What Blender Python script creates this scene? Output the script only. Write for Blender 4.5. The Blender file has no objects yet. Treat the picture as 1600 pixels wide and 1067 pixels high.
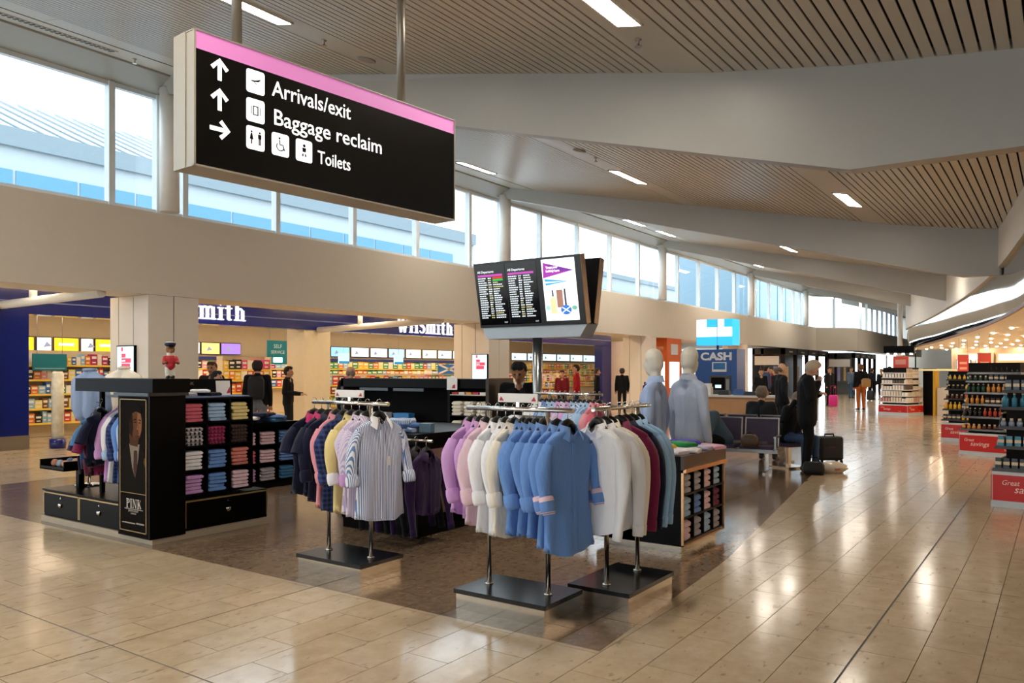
import bpy, math, random
from mathutils import Vector, Matrix
random.seed(11)
S = bpy.context.scene
COL = S.collection
R = math.radians
PI = math.pi
# ------------------------------------------------------------------ camera, sky, exposure
cam_d = bpy.data.cameras.new('camera'); cam = bpy.data.objects.new('camera', cam_d); COL.objects.link(cam)
cam_d.sensor_width = 36; cam_d.lens = 1237 / 1600 * 36; cam_d.shift_y = 46.5 / 1600
cam_d.clip_end = 400
cam.location = (0, 0, 1.6); cam.rotation_euler = (R(90), 0, R(34.8))
S.camera = cam
world = bpy.data.worlds.new('overcast_sky'); S.world = world; world.use_nodes = True
bg = world.node_tree.nodes['Background']
bg.inputs[0].default_value = (0.84, 0.93, 1.0, 1); bg.inputs[1].default_value = 2.6
S.view_settings.view_transform = 'Standard'; S.view_settings.look = 'None'
S.view_settings.gamma = 1; S.view_settings.use_curve_mapping = False
S.view_settings.exposure = 0.95
S.cycles.use_denoising = True
S.cycles.max_bounces = 7; S.cycles.diffuse_bounces = 4; S.cycles.glossy_bounces = 4
S.cycles.transparent_max_bounces = 12
S.cycles.caustics_reflective = False; S.cycles.caustics_refractive = False
S.cycles.sample_clamp_indirect = 6
K_LAMP = 1.0      # strength of all the building's lamps

# ------------------------------------------------------------------ materials
def lin(h):
    h = h.lstrip('#'); out = []
    for i in (0, 2, 4):
        v = int(h[i:i + 2], 16) / 255
        out.append(v / 12.92 if v <= .04045 else ((v + .055) / 1.055) ** 2.4)
    return tuple(out) + (1,)
_mats = {}
class NT:
    def __init__(s, name):
        s.m = bpy.data.materials.new(name); s.m.use_nodes = True
        s.t = s.m.node_tree; s.b = s.t.nodes['Principled BSDF']; s.out = s.t.nodes['Material Output']
    def n(s, typ, **kw):
        nd = s.t.nodes.new(typ)
        for k, v in kw.items():
            if k.startswith('i_'):
                key = k[2:]; key = int(key) if key.isdigit() else key.replace('_', ' ')
                nd.inputs[key].default_value = v
            else: setattr(nd, k, v)
        return nd
    def l(s, a, b): s.t.links.new(a, b)
    def math(s, op, a, b=None):
        nd = s.t.nodes.new('ShaderNodeMath'); nd.operation = op
        for i, x in enumerate((a, b)):
            if x is None: continue
            if isinstance(x, (int, float)): nd.inputs[i].default_value = x
            else: s.l(x, nd.inputs[i])
        return nd.outputs[0]
    def mix(s, f, a, b, typ='MIX'):
        nd = s.t.nodes.new('ShaderNodeMix'); nd.data_type = 'RGBA'; nd.blend_type = typ
        for i, x in ((0, f), (6, a), (7, b)):
            if isinstance(x, (int, float)): nd.inputs[i].default_value = x
            elif isinstance(x, tuple): nd.inputs[i].default_value = x
            else: s.l(x, nd.inputs[i])
        return nd.outputs[2]
def M(hexc, rough=.5, metal=0, emit=0, var=.06, scale=6, spec=.5, bump=0, name=None, coat=0):
    key = (hexc, rough, metal, emit, var, scale, spec, bump, coat)
    if key in _mats: return _mats[key]
    t = NT(name or 'paint_' + hexc.strip('#')); c = lin(hexc)
    t.b.inputs['Roughness'].default_value = rough; t.b.inputs['Metallic'].default_value = metal
    t.b.inputs['Specular IOR Level'].default_value = spec
    t.b.inputs['Coat Weight'].default_value = coat
    if var and not emit:
        co = t.n('ShaderNodeTexCoord'); no = t.n('ShaderNodeTexNoise', i_Scale=scale, i_Detail=3.0)
        t.l(co.outputs['Object'], no.inputs['Vector'])
        a = tuple(x * (1 - var) for x in c[:3]) + (1,); b = tuple(min(1, x * (1 + var)) for x in c[:3]) + (1,)
        t.l(t.mix(no.outputs[0], a, b), t.b.inputs['Base Color'])
        if bump:
            bp = t.n('ShaderNodeBump', i_Strength=bump, i_Distance=.01); t.l(no.outputs[0], bp.inputs['Height']); t.l(bp.outputs[0], t.b.inputs['Normal'])
    else: t.b.inputs['Base Color'].default_value = c
    if emit:
        if emit <= 2: emit *= .55
        t.b.inputs['Emission Color'].default_value = c; t.b.inputs['Emission Strength'].default_value = emit
    _mats[key] = t.m; return t.m
def fabric(c1, c2=None, kind='plain', scale=60):
    key = ('fab', c1, c2, kind, scale)
    if key in _mats: return _mats[key]
    t = NT('fabric_' + kind + '_' + c1.strip('#')); a = lin(c1); b = lin(c2 or c1)
    t.b.inputs['Roughness'].default_value = .85; t.b.inputs['Specular IOR Level'].default_value = .2
    t.b.inputs['Sheen Weight'].default_value = .15
    co = t.n('ShaderNodeTexCoord'); mpf = t.n('ShaderNodeMapping'); mpf.inputs['Scale'].default_value = (1, 1, .35); t.l(co.outputs['Object'], mpf.inputs[0]); no = t.n('ShaderNodeTexNoise', i_Scale=17.0, i_Detail=3.0); t.l(mpf.outputs[0], no.inputs['Vector'])
    sep = t.n('ShaderNodeSeparateXYZ'); t.l(co.outputs['Object'], sep.inputs[0])
    if kind == 'plain': colr = t.mix(no.outputs[0], tuple(x * .94 for x in a[:3]) + (1,), tuple(min(1, x * 1.06) for x in a[:3]) + (1,))
    else:
        sx = t.math('SINE', t.math('MULTIPLY', sep.outputs[0], scale * 6.28)); sx = t.math('GREATER_THAN', sx, 0.1)
        if kind == 'sleeve': sx = t.math('GREATER_THAN', t.math('SINE', t.math('MULTIPLY', t.math('ADD', sep.outputs[0], sep.outputs[1]), scale * 6.28)), .1)
        if kind == 'check':
            sz = t.math('GREATER_THAN', t.math('SINE', t.math('MULTIPLY', sep.outputs[2], scale * 6.28)), .1)
            sx = t.math('MULTIPLY', t.math('ADD', sx, sz), .5)
        colr = t.mix(sx, a, b)
    t.l(colr, t.b.inputs['Base Color'])
    bp = t.n('ShaderNodeBump', i_Strength=.7, i_Distance=.02); t.l(no.outputs[0], bp.inputs['Height']); t.l(bp.outputs[0], t.b.inputs['Normal'])
    _mats[key] = t.m; return t.m
def stone(name, c_lo, c_hi, c_spot, rough, sc=7.0):
    t = NT(name); g = t.n('ShaderNodeNewGeometry'); sep = t.n('ShaderNodeSeparateXYZ'); t.l(g.outputs['Position'], sep.inputs[0])
    cx = t.math('FLOOR', t.math('DIVIDE', t.math('ADD', sep.outputs[0], 30.36), .3))
    cy = t.math('FLOOR', t.math('DIVIDE', t.math('ADD', t.math('ADD', sep.outputs[1], 29.94), t.math('MULTIPLY', t.math('MODULO', cx, 2), .3)), .6))
    cmb = t.n('ShaderNodeCombineXYZ'); t.l(cx, cmb.inputs[0]); t.l(cy, cmb.inputs[1])
    wn = t.n('ShaderNodeTexWhiteNoise', noise_dimensions='2D'); t.l(cmb.outputs[0], wn.inputs[0])
    mp = t.n('ShaderNodeMapping'); mp.inputs['Scale'].default_value = (1, .8, 1); t.l(g.outputs['Position'], mp.inputs[0])
    off = t.n('ShaderNodeVectorMath', operation='MULTIPLY_ADD'); t.l(wn.outputs[1], off.inputs[0]); off.inputs[1].default_value = (9, 9, 9); t.l(mp.outputs[0], off.inputs[2])
    n1 = t.n('ShaderNodeTexNoise', i_Scale=sc, i_Detail=6.0, i_Roughness=.7); t.l(off.outputs[0], n1.inputs['Vector'])
    mp2 = t.n('ShaderNodeMapping'); mp2.inputs['Scale'].default_value = (1, .45, 1); t.l(off.outputs[0], mp2.inputs[0]); n2 = t.n('ShaderNodeTexNoise', i_Scale=sc * 3.4, i_Detail=2.0); t.l(mp2.outputs[0], n2.inputs['Vector'])
    rmp = t.n('ShaderNodeValToRGB'); rmp.color_ramp.elements[0].position = .3; rmp.color_ramp.elements[1].position = .68
    rmp.color_ramp.elements[0].color = lin(c_lo); rmp.color_ramp.elements[1].color = lin(c_hi); t.l(n1.outputs[0], rmp.inputs[0])
    r2 = t.n('ShaderNodeValToRGB'); r2.color_ramp.elements[0].position = .65; r2.color_ramp.elements[1].position = .72; t.l(n2.outputs[0], r2.inputs[0])
    cc = t.mix(t.math('MULTIPLY', r2.outputs[0], .55), rmp.outputs[0], lin(c_spot))
    v = t.math('ADD', t.math('MULTIPLY', wn.outputs[0], .06), .97)
    cv = t.n('ShaderNodeCombineColor'); [t.l(v, cv.inputs[i]) for i in range(3)]
    t.l(t.mix(1.0, cc, cv.outputs[0], 'MULTIPLY'), t.b.inputs['Base Color'])
    t.b.inputs['Roughness'].default_value = rough
    n3 = t.n('ShaderNodeTexNoise', i_Scale=2.0, i_Detail=2.0); t.l(g.outputs['Position'], n3.inputs['Vector'])
    rr = t.math('ADD', t.math('MULTIPLY', n3.outputs[0], .1), rough - .05); t.l(rr, t.b.inputs['Roughness'])
    return t.m
def glass(tint='#f2f6f8', refl=.08):
    key = ('glass', tint, refl)
    if key in _mats: return _mats[key]
    t = NT('window_glass'); tr = t.n('ShaderNodeBsdfTransparent'); tr.inputs[0].default_value = lin(tint)
    gl = t.n('ShaderNodeBsdfGlossy'); gl.inputs['Roughness'].default_value = .02
    mx = t.n('ShaderNodeMixShader'); mx.inputs[0].default_value = refl
    t.l(tr.outputs[0], mx.inputs[1]); t.l(gl.outputs[0], mx.inputs[2]); t.l(mx.outputs[0], t.out.inputs[0])
    _mats[key] = t.m; return t.m

# ------------------------------------------------------------------ mesh helpers
class MB:
    def __init__(s): s.v = []; s.f = []; s.m = []; s.sm = []
    def face(s, pts, m=0, smooth=False):
        n = len(s.v); s.v += [tuple(p) for p in pts]; s.f.append(tuple(range(n, n + len(pts)))); s.m.append(m); s.sm.append(smooth); return s
    def box(s, a, b, m=0):
        (x0, y0, z0), (x1, y1, z1) = a, b; n = len(s.v)
        s.v += [(x0,y0,z0),(x1,y0,z0),(x1,y1,z0),(x0,y1,z0),(x0,y0,z1),(x1,y0,z1),(x1,y1,z1),(x0,y1,z1)]
        for q in ((3,2,1,0),(4,5,6,7),(0,1,5,4),(1,2,6,5),(2,3,7,6),(3,0,4,7)):
            s.f.append(tuple(n + i for i in q)); s.m.append(m); s.sm.append(False)
        return s
    def hexa(s, p, m=0):
        n = len(s.v); s.v += [tuple(x) for x in p]
        for q in ((3,2,1,0),(4,5,6,7),(0,1,5,4),(1,2,6,5),(2,3,7,6),(3,0,4,7)):
            s.f.append(tuple(n + i for i in q)); s.m.append(m); s.sm.append(False)
        return s
    def loft(s, rings, m=0, cap=True, smooth=True, closed=True):
        n = len(s.v); k = len(rings[0])
        for r in rings: s.v += [tuple(p) for p in r]
        for i in range(len(rings) - 1):
            for j in range(k if closed else k - 1):
                a = n + i * k + j; b = n + i * k + (j + 1) % k
                s.f.append((a, b, b + k, a + k)); s.m.append(m); s.sm.append(smooth)
        if cap:
            s.f.append(tuple(n + j for j in reversed(range(k)))); s.m.append(m); s.sm.append(False)
            s.f.append(tuple(n + (len(rings) - 1) * k + j for j in range(k))); s.m.append(m); s.sm.append(False)
        return s
    def tube(s, pts, r, n=10, m=0, cap=True, flat=1.0):
        pts = [Vector(p) for p in pts]; rr = r if isinstance(r, (list, tuple)) else [r] * len(pts); rings = []
        up = Vector((0, 0, 1))
        for i, p in enumerate(pts):
            d = (pts[min(i + 1, len(pts) - 1)] - pts[max(i - 1, 0)]).normalized()
            u = d.cross(up)
            if u.length < .05: u = d.cross(Vector((0, 1, 0)))
            u.normalize(); w = d.cross(u)
            rings.append([p + (u * math.cos(2 * PI * j / n) + w * math.sin(2 * PI * j / n) * flat) * rr[i] for j in range(n)])
        return s.loft(rings, m, cap)
    def lathe(s, prof, n=16, m=0, c=(0, 0, 0), cap=True, smooth=True):
        return s.loft([[(c[0] + r * math.cos(2 * PI * j / n), c[1] + r * math.sin(2 * PI * j / n), c[2] + z) for j in range(n)] for r, z in prof], m, cap, smooth)
    def flat(s, poly, z0=0, z1=.002, m=0):   # polygon in the local XY plane, extruded along z
        k = len(poly); n = len(s.v)
        s.v += [(x, y, z0) for x, y in poly] + [(x, y, z1) for x, y in poly]
        s.f.append(tuple(n + k + j for j in range(k))); s.m.append(m); s.sm.append(False)
        s.f.append(tuple(n + j for j in reversed(range(k)))); s.m.append(m); s.sm.append(False)
        for j in range(k):
            b = (j + 1) % k; s.f.append((n + j, n + b, n + b + k, n + j + k)); s.m.append(m); s.sm.append(False)
        return s
    def stroke(s, pts, w, z0=0, z1=.002, m=0):   # ribbon with constant or per-point width in XY
        ws = w if isinstance(w, (list, tuple)) else [w] * len(pts); L = []; Rr = []
        for i, (x, y) in enumerate(pts):
            a = pts[max(i - 1, 0)]; b = pts[min(i + 1, len(pts) - 1)]; dx, dy = b[0] - a[0], b[1] - a[1]; q = math.hypot(dx, dy) or 1
            L.append((x - dy / q * ws[i] / 2, y + dx / q * ws[i] / 2)); Rr.append((x + dy / q * ws[i] / 2, y - dx / q * ws[i] / 2))
        for i in range(len(pts) - 1): s.flat([L[i], Rr[i], Rr[i + 1], L[i + 1]], z0, z1, m)
        return s
    def mesh(s, name, mats):
        me = bpy.data.meshes.new(name); me.from_pydata(s.v, [], s.f)
        for mt in (mats if isinstance(mats, (list, tuple)) else [mats]): me.materials.append(mt)
        me.polygons.foreach_set('material_index', s.m); me.polygons.foreach_set('use_smooth', s.sm)
        me.update(); return me
    def build(s, name, mats, parent=None, world=True, loc=None, rot=None):
        if world and parent is not None:
            o = wl(parent); s.v = [(x - o[0], y - o[1], z - o[2]) for x, y, z in s.v]
        return link(name, s.mesh(name, mats), parent, loc, rot)
def wl(o):
    v = Vector((0, 0, 0))
    while o is not None: v = v + o.location; o = o.parent
    return v
def link(name, data, parent=None, loc=None, rot=None):
    o = bpy.data.objects.new(name, data); COL.objects.link(o)
    if parent is not None: o.parent = parent
    if loc is not None: o.location = loc
    if rot is not None: o.rotation_euler = rot
    return o
def tag(o, label=None, cat=None, group=None, kind=None):
    if label: o['label'] = label
    if cat: o['category'] = cat
    if group: o['group'] = group
    if kind: o['kind'] = kind
    return o
def thing(name, label, cat, loc=(0, 0, 0), rotz=0, group=None):
    o = link(name, None, None, loc, (0, 0, rotz)); o.empty_display_size = .1
    return tag(o, label, cat, group)
def struct(o, label=None): return tag(o, label, kind='structure')
_txt = {}
def text(name, s, size, mat, parent, loc, rot=(0, 0, 0), ext=.0015, align='LEFT', shear=0, space=1.0, bold=0, xscale=1, width=None):
    key = (s, size, ext, align, shear, space, bold, mat.name)
    if key not in _txt:
        cu = bpy.data.curves.new('lettering', 'FONT'); cu.body = s; cu.size = size; cu.extrude = ext; cu.align_x = align
        cu.shear = shear; cu.space_character = space; cu.offset = bold; cu.resolution_u = 3
        tmp = bpy.data.objects.new('tmp_text', cu); COL.objects.link(tmp)
        dg = bpy.context.evaluated_depsgraph_get()
        me = bpy.data.meshes.new_from_object(tmp.evaluated_get(dg)); bpy.data.objects.remove(tmp); bpy.data.curves.remove(cu)
        me.materials.clear(); me.materials.append(mat); _txt[key] = me
    o = link(name, _txt[key], parent, loc, rot); 
    if width: xscale = width / max(v.co.x for v in _txt[key].vertices)
    o.scale = (xscale, 1, 1); return o
def arc(cx, cy, rx, ry, a0, a1, n=10): return [(cx + rx * math.cos(R(a0 + (a1 - a0) * i / n)), cy + ry * math.sin(R(a0 + (a1 - a0) * i / n))) for i in range(n + 1)]
def rrect(cx, cy, w, h, r):
    p = []
    for sx, sy, a in ((1, 1, 0), (-1, 1, 90), (-1, -1, 180), (1, -1, 270)):
        p += arc(cx + sx * (w / 2 - r), cy + sy * (h / 2 - r), r, r, a, a + 90, 4)
    return p
def serif(mb, s, h, m=0, z=.004, gap=.1):   # roman capitals / lower case with slab serifs, cap height h
    x = 0; T = .17 * h; t = .06 * h; sw = .1 * h
    def stem(x0, y0, y1, w=T, top=True, bot=True):
        mb.flat([(x0, y0), (x0 + w, y0), (x0 + w, y1), (x0, y1)], 0, z, m)
        if bot: mb.flat([(x0 - sw, y0), (x0 + w + sw, y0), (x0 + w + sw, y0 + t), (x0 - sw, y0 + t)], 0, z * .9, m)
        if top: mb.flat([(x0 - sw, y1 - t), (x0 + w + sw, y1 - t), (x0 + w + sw, y1), (x0 - sw, y1)], 0, z * .9, m)
    xh = .68 * h
    for c in s:
        if c == 'I': stem(x + sw, 0, h); x += T + 2 * sw
        elif c == 'H':
            stem(x + sw, 0, h); stem(x + .62 * h, 0, h); mb.flat([(x + sw + T, .48 * h), (x + .62 * h, .48 * h), (x + .62 * h, .48 * h + t), (x + sw + T, .48 * h + t)], 0, z, m); x += .62 * h + T + sw
        elif c == 'P':
            stem(x + sw, 0, h); mb.stroke([(x + sw + T, .97 * h)] + arc(x + .36 * h, .74 * h, .22 * h, .23 * h, 90, -90, 8) + [(x + sw + T, .51 * h)], [t] * 2 + [t, T, T, T, T, T, t] + [t] * 2, 0, z, m); x += .68 * h
        elif c == 'N':
            stem(x + sw, 0, h, t); stem(x + .68 * h, 0, h, t, bot=False); mb.flat([(x + sw, h), (x + sw + T, h), (x + .68 * h + t, 0), (x + .68 * h - T * .4, 0)], 0, z, m); x += .68 * h + t + sw
        elif c == 'K':
            stem(x + sw, 0, h); mb.stroke([(x + sw + T, .42 * h), (x + .66 * h, .97 * h)], t, 0, z, m); mb.stroke([(x + .36 * h, .58 * h), (x + .7 * h, .02 * h)], T, 0, z, m); x += .8 * h
        elif c == 'W':
            for a, b, w in ((0, .25, T), (.25, .45, t), (.38, .62, T), (.62, .85, t)):
                up = w == T; mb.stroke([(x + a * h + .05 * h, h if up else 0), (x + b * h + .05 * h, 0 if up else h)], w, 0, z, m)
            for a in (.05, .43, .9): mb.flat([(x + a * h - sw, h - t), (x + a * h + sw, h - t), (x + a * h + sw, h), (x + a * h - sw, h)], 0, z * .9, m)
            x += 1.0 * h
        elif c == 'S':
            p = arc(x + .27 * h, .74 * h, .2 * h, .23 * h, 20, 240, 8) + arc(x + .27 * h, .26 * h, .22 * h, .23 * h, 60, -160, 8)
            mb.stroke(p, [t, t, t, t, .1 * h, .13 * h, T, T, T, T, T, T, .13 * h, .1 * h, t, t, t, t], 0, z, m); x += .56 * h
        elif c == 'm':
            for k in range(3): stem(x + sw + k * .34 * h, 0, xh, top=k == 0)
            for k in range(2): mb.stroke(arc(x + sw + T + k * .34 * h + .09 * h, xh - .13 * h, .12 * h, .12 * h, 170, 10, 6), .09 * h, 0, z, m)
            x += sw * 2 + .68 * h + T
        elif c == 'i': stem(x + sw, 0, xh); mb.flat([(x + sw + T / 2 + .1 * h * math.cos(a * PI / 4), .88 * h + .1 * h * math.sin(a * PI / 4)) for a in range(8)], 0, z, m); x += T + 2 * sw
        elif c == 't':
            stem(x + .12 * h, .06 * h, .92 * h, top=False, bot=False); mb.flat([(x, xh - t), (x + .42 * h, xh - t), (x + .42 * h, xh), (x, xh)], 0, z * .9, m)
            mb.stroke(arc(x + .28 * h, .12 * h, .12 * h, .1 * h, 180, 320, 6), .07 * h, 0, z, m); x += .46 * h
        elif c == 'h':
            stem(x + sw, 0, h); stem(x + sw + .36 * h, 0, xh * .85, top=False); mb.stroke(arc(x + sw + T + .1 * h, xh - .14 * h, .14 * h, .12 * h, 170, 0, 6), .09 * h, 0, z, m); x += sw * 2 + .36 * h + T
        x += gap * h
    return x
ORD = ['first', 'second', 'third', 'fourth', 'fifth', 'sixth', 'seventh', 'eighth', 'ninth', 'tenth', 'eleventh', 'twelfth', 'thirteenth', 'fourteenth', 'fifteenth', 'sixteenth', 'seventeenth', 'eighteenth', 'nineteenth', 'twentieth', 'twenty-first', 'twenty-second', 'twenty-third', 'twenty-fourth', 'twenty-fifth', 'twenty-sixth', 'twenty-seventh', 'twenty-eighth', 'twenty-ninth', 'thirtieth']
_cnt = {}
def nth(s):
    _cnt[s] = _cnt.get(s, 0) + 1; return ORD[_cnt[s] - 1] + ' ' + s
CNAME = {'#d83a2a': 'red', '#f2c32a': 'yellow', '#2f6fb8': 'blue', '#efe9dc': 'white', '#e07a1e': 'orange', '#3f9a5a': 'green', '#b02a6a': 'magenta', '#f4e48a': 'pale yellow', '#7a4a2a': 'brown', '#20242c': 'black', '#8fc0e0': 'sky blue', '#e8a0b0': 'pink', '#e0508a': 'pink', '#f08a2a': 'orange', '#2a1a14': 'dark brown', '#141416': 'black', '#3a2416': 'brown', '#7a1f24': 'maroon', '#1f4a3a': 'dark green', '#c98a3a': 'amber', '#e6d8c0': 'cream', '#5a2a1c': 'rust brown', '#a83a2a': 'brick red', '#2f7f9a': 'teal', '#c9cfd4': 'silver', '#3f8a6a': 'green', '#8a5a2a': 'bronze', '#8a9ab0': 'grey blue', '#d83a6a': 'pink'}

WHITE = M('#e9e4da', .55, name='white_paint'); WHITE2 = M('#efece6', .4, name='white_enamel')
BLACK = M('#060505', .35, name='black_lacquer', var=.2, spec=.08); BLACKM = M('#080707', .7, name='black_board', spec=.12)
CHROME = M('#e2dcd2', .16, 1.0, name='polished_steel', var=.02); STEEL = M('#a9a6a1', .3, 1.0, name='brushed_steel')
BLUE = M('#12206f', .16, name='shop_blue_gloss', var=.03); DARKGREY = M('#3a3a3c', .5)
LAMP_W = M('#ffe9cf', emit=7 * K_LAMP, name='warm_tube_light')
LAMP_S = M('#ffe6c4', emit=15 * K_LAMP, name='walkway_tube_light')
LAMP_N = M('#fff3e3', emit=34 * K_LAMP, name='ceiling_tube_light')
# ================================================================== THE HALL
WX = -13.6          # face of the bulkhead and clerestory wall
BAYS = [-12.0, -2.4, 8.3, 18.9, 30.0, 41.2, 52.0, 63.0]
CEIL = [(-13.6, 7.0), (-3.1, 4.78), (-1.7, 4.55), (0.5, 4.3), (6.0, 4.3)]
def ceil_z(x):
    if x <= CEIL[0][0]: return CEIL[0][1]
    for a, b in zip(CEIL, CEIL[1:]):
        if a[0] <= x <= b[0]: return a[1] + (b[1] - a[1]) * (x - a[0]) / (b[0] - a[0])
    return CEIL[-1][1]
# ---------- floor
TILE_L = stone('cream_limestone', '#bea888', '#d0bc9e', '#8a745a', .15)
TILE_D = stone('brown_granite', '#6d5a48', '#8d7760', '#b09878', .15, 17.0)
GROUT = M('#6f6048', .7, name='grout'); JOINT = M('#4f5654', .5, name='joint_strip')
floor = struct(MB().face([(-27, -12, -.012), (12, -12, -.012), (12, 92, -.012), (-27, 92, -.012)]).build('floor', GROUT))
def edge_x(y):     # curved border between the brown stone and the cream walkway
    P = [(-9, -2.17), (4.0, -2.17), (6.55, -2.34), (12.84, -3.2), (20, -4.9), (27, -6.9), (99, -6.9)]
    for a, b in zip(P, P[1:]):
        if a[0] <= y <= b[0]: return a[1] + (b[1] - a[1]) * (y - a[0]) / (b[0] - a[0])
def clip(poly, f):
    out = []
    for i, p in enumerate(poly):
        q = poly[(i + 1) % len(poly)]; a, b = f(p), f(q)
        if a >= 0: out.append(p)
        if a * b < 0: t = a / (a - b); out.append((p[0] + (q[0] - p[0]) * t, p[1] + (q[1] - p[1]) * t))
    return out
sA, cA = math.sin(R(34.8)), math.cos(R(34.8))
def view(x, y): return -x * sA + y * cA, x * cA + y * sA
tiles = []
g = .0022
for ix in range(-44, 32):
    x0 = -.96 + ix * .3; x1 = x0 + .3
    if x0 < -13.9 or x0 > 8: continue
    xa = x0 + (.006 if ix % 12 == 0 else g); xb = x1 - (.006 if (ix + 1) % 12 == 0 else g)
    cyc = int(math.floor((x0 + .15 + 30.36) / .3)) % 2
    for iy in range(-4, 110):
        y0 = .06 + iy * .6 - .3 * cyc; y1 = y0 + .6
        if y1 > 46 or y0 < -1.5: continue
        P0 = [(xa, y0 + g), (xb, y0 + g), (xb, y1 - g), (xa, y1 - g)]
        segs = [P0]
        for jy in (2.46, 6.66):
            nx = []
            for P in segs:
                a = clip(P, lambda p: p[1] - jy - .005); b = clip(P, lambda p: jy - .005 - p[1]); nx += [q for q in (a, b) if len(q) > 2]
            segs = nx
        for P in segs:
            d = clip(clip(clip(P, lambda p: p[1] - 4.0), lambda p: edge_x(p[1]) - p[0]), lambda p: 27 - p[1]); d = clip(d, lambda p: p[0] + 12.3) if d else d
            if len(d) < 3: tiles.append((P, 0)); continue
            ar = lambda q: abs(sum(q[i][0] * q[(i + 1) % len(q)][1] - q[(i + 1) % len(q)][0] * q[i][1] for i in range(len(q)))) / 2
            if ar(d) > ar(P) * .97: tiles.append((P, 1)); continue
            tiles.append((d, 1))
            rest = clip(P, lambda p: 4.0 - p[1])
            if len(rest) > 2 and ar(rest) > .001: tiles.append((rest, 0))
            r2 = clip(clip(P, lambda p: p[1] - 4.0), lambda p: p[0] - edge_x(p[1]))
            if len(r2) > 2 and ar(r2) > .001: tiles.append((r2, 0))
def size_key(tl):
    cx = sum(p[0] for p in tl[0]) / len(tl[0]); cy = sum(p[1] for p in tl[0]) / len(tl[0]); d, l = view(cx, cy)
    if d < 3.4 or abs(l / d) > .68: return 1e6
    return d
tiles.sort(key=size_key)
rest = MB(); tm = [TILE_L, TILE_D]; shared = {}
for i, (P, k) in enumerate(tiles):
    if i < 300:
        cx = sum(p[0] for p in P) / len(P); cy = sum(p[1] for p in P) / len(P)
        key = (k,) + tuple((round(p[0] - cx, 3), round(p[1] - cy, 3)) for p in P)
        if key not in shared:
            shared[key] = MB().flat([(p[0] - cx, p[1] - cy) for p in P], -.01, 0).mesh('stone_tile', tm[k])
        link('stone_tile', shared[key], floor, (cx, cy, 0))
    else: rest.flat(P, -.01, 0, k)
tag(rest.build('stone_tiles_beyond', tm, floor), kind='stuff')
MB().face([(-13.9, 46, -.002), (8, 46, -.002), (8, 92, -.002), (-13.9, 92, -.002)]).build('far_paving', TILE_L, floor)
MB().face([(-27, -12, -.002), (-13.92, -12, -.002), (-13.92, 92, -.002), (-27, 92, -.002)]).build('shop_paving', TILE_L, floor)
MB().face([(8, -12, -.002), (12, -12, -.002), (12, 92, -.002), (8, 92, -.002)]).build('side_paving', TILE_L, floor)
MB().face([(-13.9, -12, -.002), (8, -12, -.002), (8, -1.5, -.002), (-13.9, -1.5, -.002)]).build('near_paving', TILE_L, floor)
for x in (-.96, -4.56): MB().box((x - .006, -1.5, -.011), (x + .006, 4.0 if x < -3 else 46, -.003)).build('joint_strip', JOINT, floor)
for y in (2.46, 6.66): MB().box((-13.8 if y < 4 else -2.3, y - .005, -.011), (8, y + .005, -.003)).build('joint_strip', JOINT, floor)

# ---------- ceiling: dark void, metal slats running along the hall, deep roof beams across it
void = MB()
for a, b in zip(CEIL, CEIL[1:]):
    void.face([(a[0], -12, a[1] + .09), (a[0], 90, a[1] + .09), (b[0], 90, b[1] + .09), (b[0], -12, b[1] + .09)])
    void.face([(a[0], -12, a[1] + .14), (b[0], -12, b[1] + .14), (b[0], 90, b[1] + .14), (a[0], 90, a[1] + .14)])
void.face([(6, -12, 4.39), (6, 90, 4.39), (12, 90, 4.39), (12, -12, 4.39)])
ceiling = struct(void.build('ceiling', M('#060606', .9, name='ceiling_void')))
SLAT = M('#c6bfb3', .34, name='ceiling_slat_metal', var=.04)
PLAINX = [(-13.3, -11.6)]
def slat_xs():
    x = -13.0
    while x < 3.0: yield x; x += .1165
LIGHT_X = [-11.9, -7.55, -3.3]
restm = MB(); smesh = {}
for bi in range(len(BAYS) - 1):
    y0, y1 = BAYS[bi] + .12, BAYS[bi + 1] - .12
    for x in slat_xs():
        if any(abs(x - lx) < .2 for lx in LIGHT_X) or x < -12.3: continue
        z = ceil_z(x); sl = math.atan2(ceil_z(x + .02) - ceil_z(x - .02), .04)
        if bi in (1, 2) and x < 1.2:
            if bi not in smesh: smesh[bi] = MB().box((-.0475, -(y1 - y0) / 2, 0), (.0475, (y1 - y0) / 2, .014)).mesh('ceiling_slat', SLAT)
            link('ceiling_slat', smesh[bi], ceiling, (x, (y0 + y1) / 2, z), (0, -sl, 0))
        else:
            dx, dz = .0475 * math.cos(sl), .0475 * math.sin(sl)
            restm.hexa([(x - dx, y0, z - dz), (x + dx, y0, z + dz), (x + dx, y1, z + dz), (x - dx, y1, z - dz), (x - dx, y0, z - dz + .014), (x + dx, y0, z + dz + .014), (x + dx, y1, z + dz + .014), (x - dx, y1, z - dz + .014)])
    # smooth panels that carry the lamps and the grilles
    for lx, hw in [(q, .235) for q in LIGHT_X] + [(-12.85, .55)]:
        n = 4; step = (y1 - y0) / n
        for k in range(n):
            p = MB(); a, b = lx - hw, lx + hw
            p.hexa([(x, y, ceil_z(x) + dz) for dz in (0, .014) for x, y in ((a, y0 + k * step + .004), (b, y0 + k * step + .004), (b, y0 + (k + 1) * step - .004), (a, y0 + (k + 1) * step - .004))])
            p.build('ceiling_panel', SLAT, ceiling)
tag(restm.build('ceiling_slats_beyond', SLAT, ceiling), kind='stuff')
BEAM = M('#a6a39b', .38, name='beam_paint', var=.03)
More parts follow.
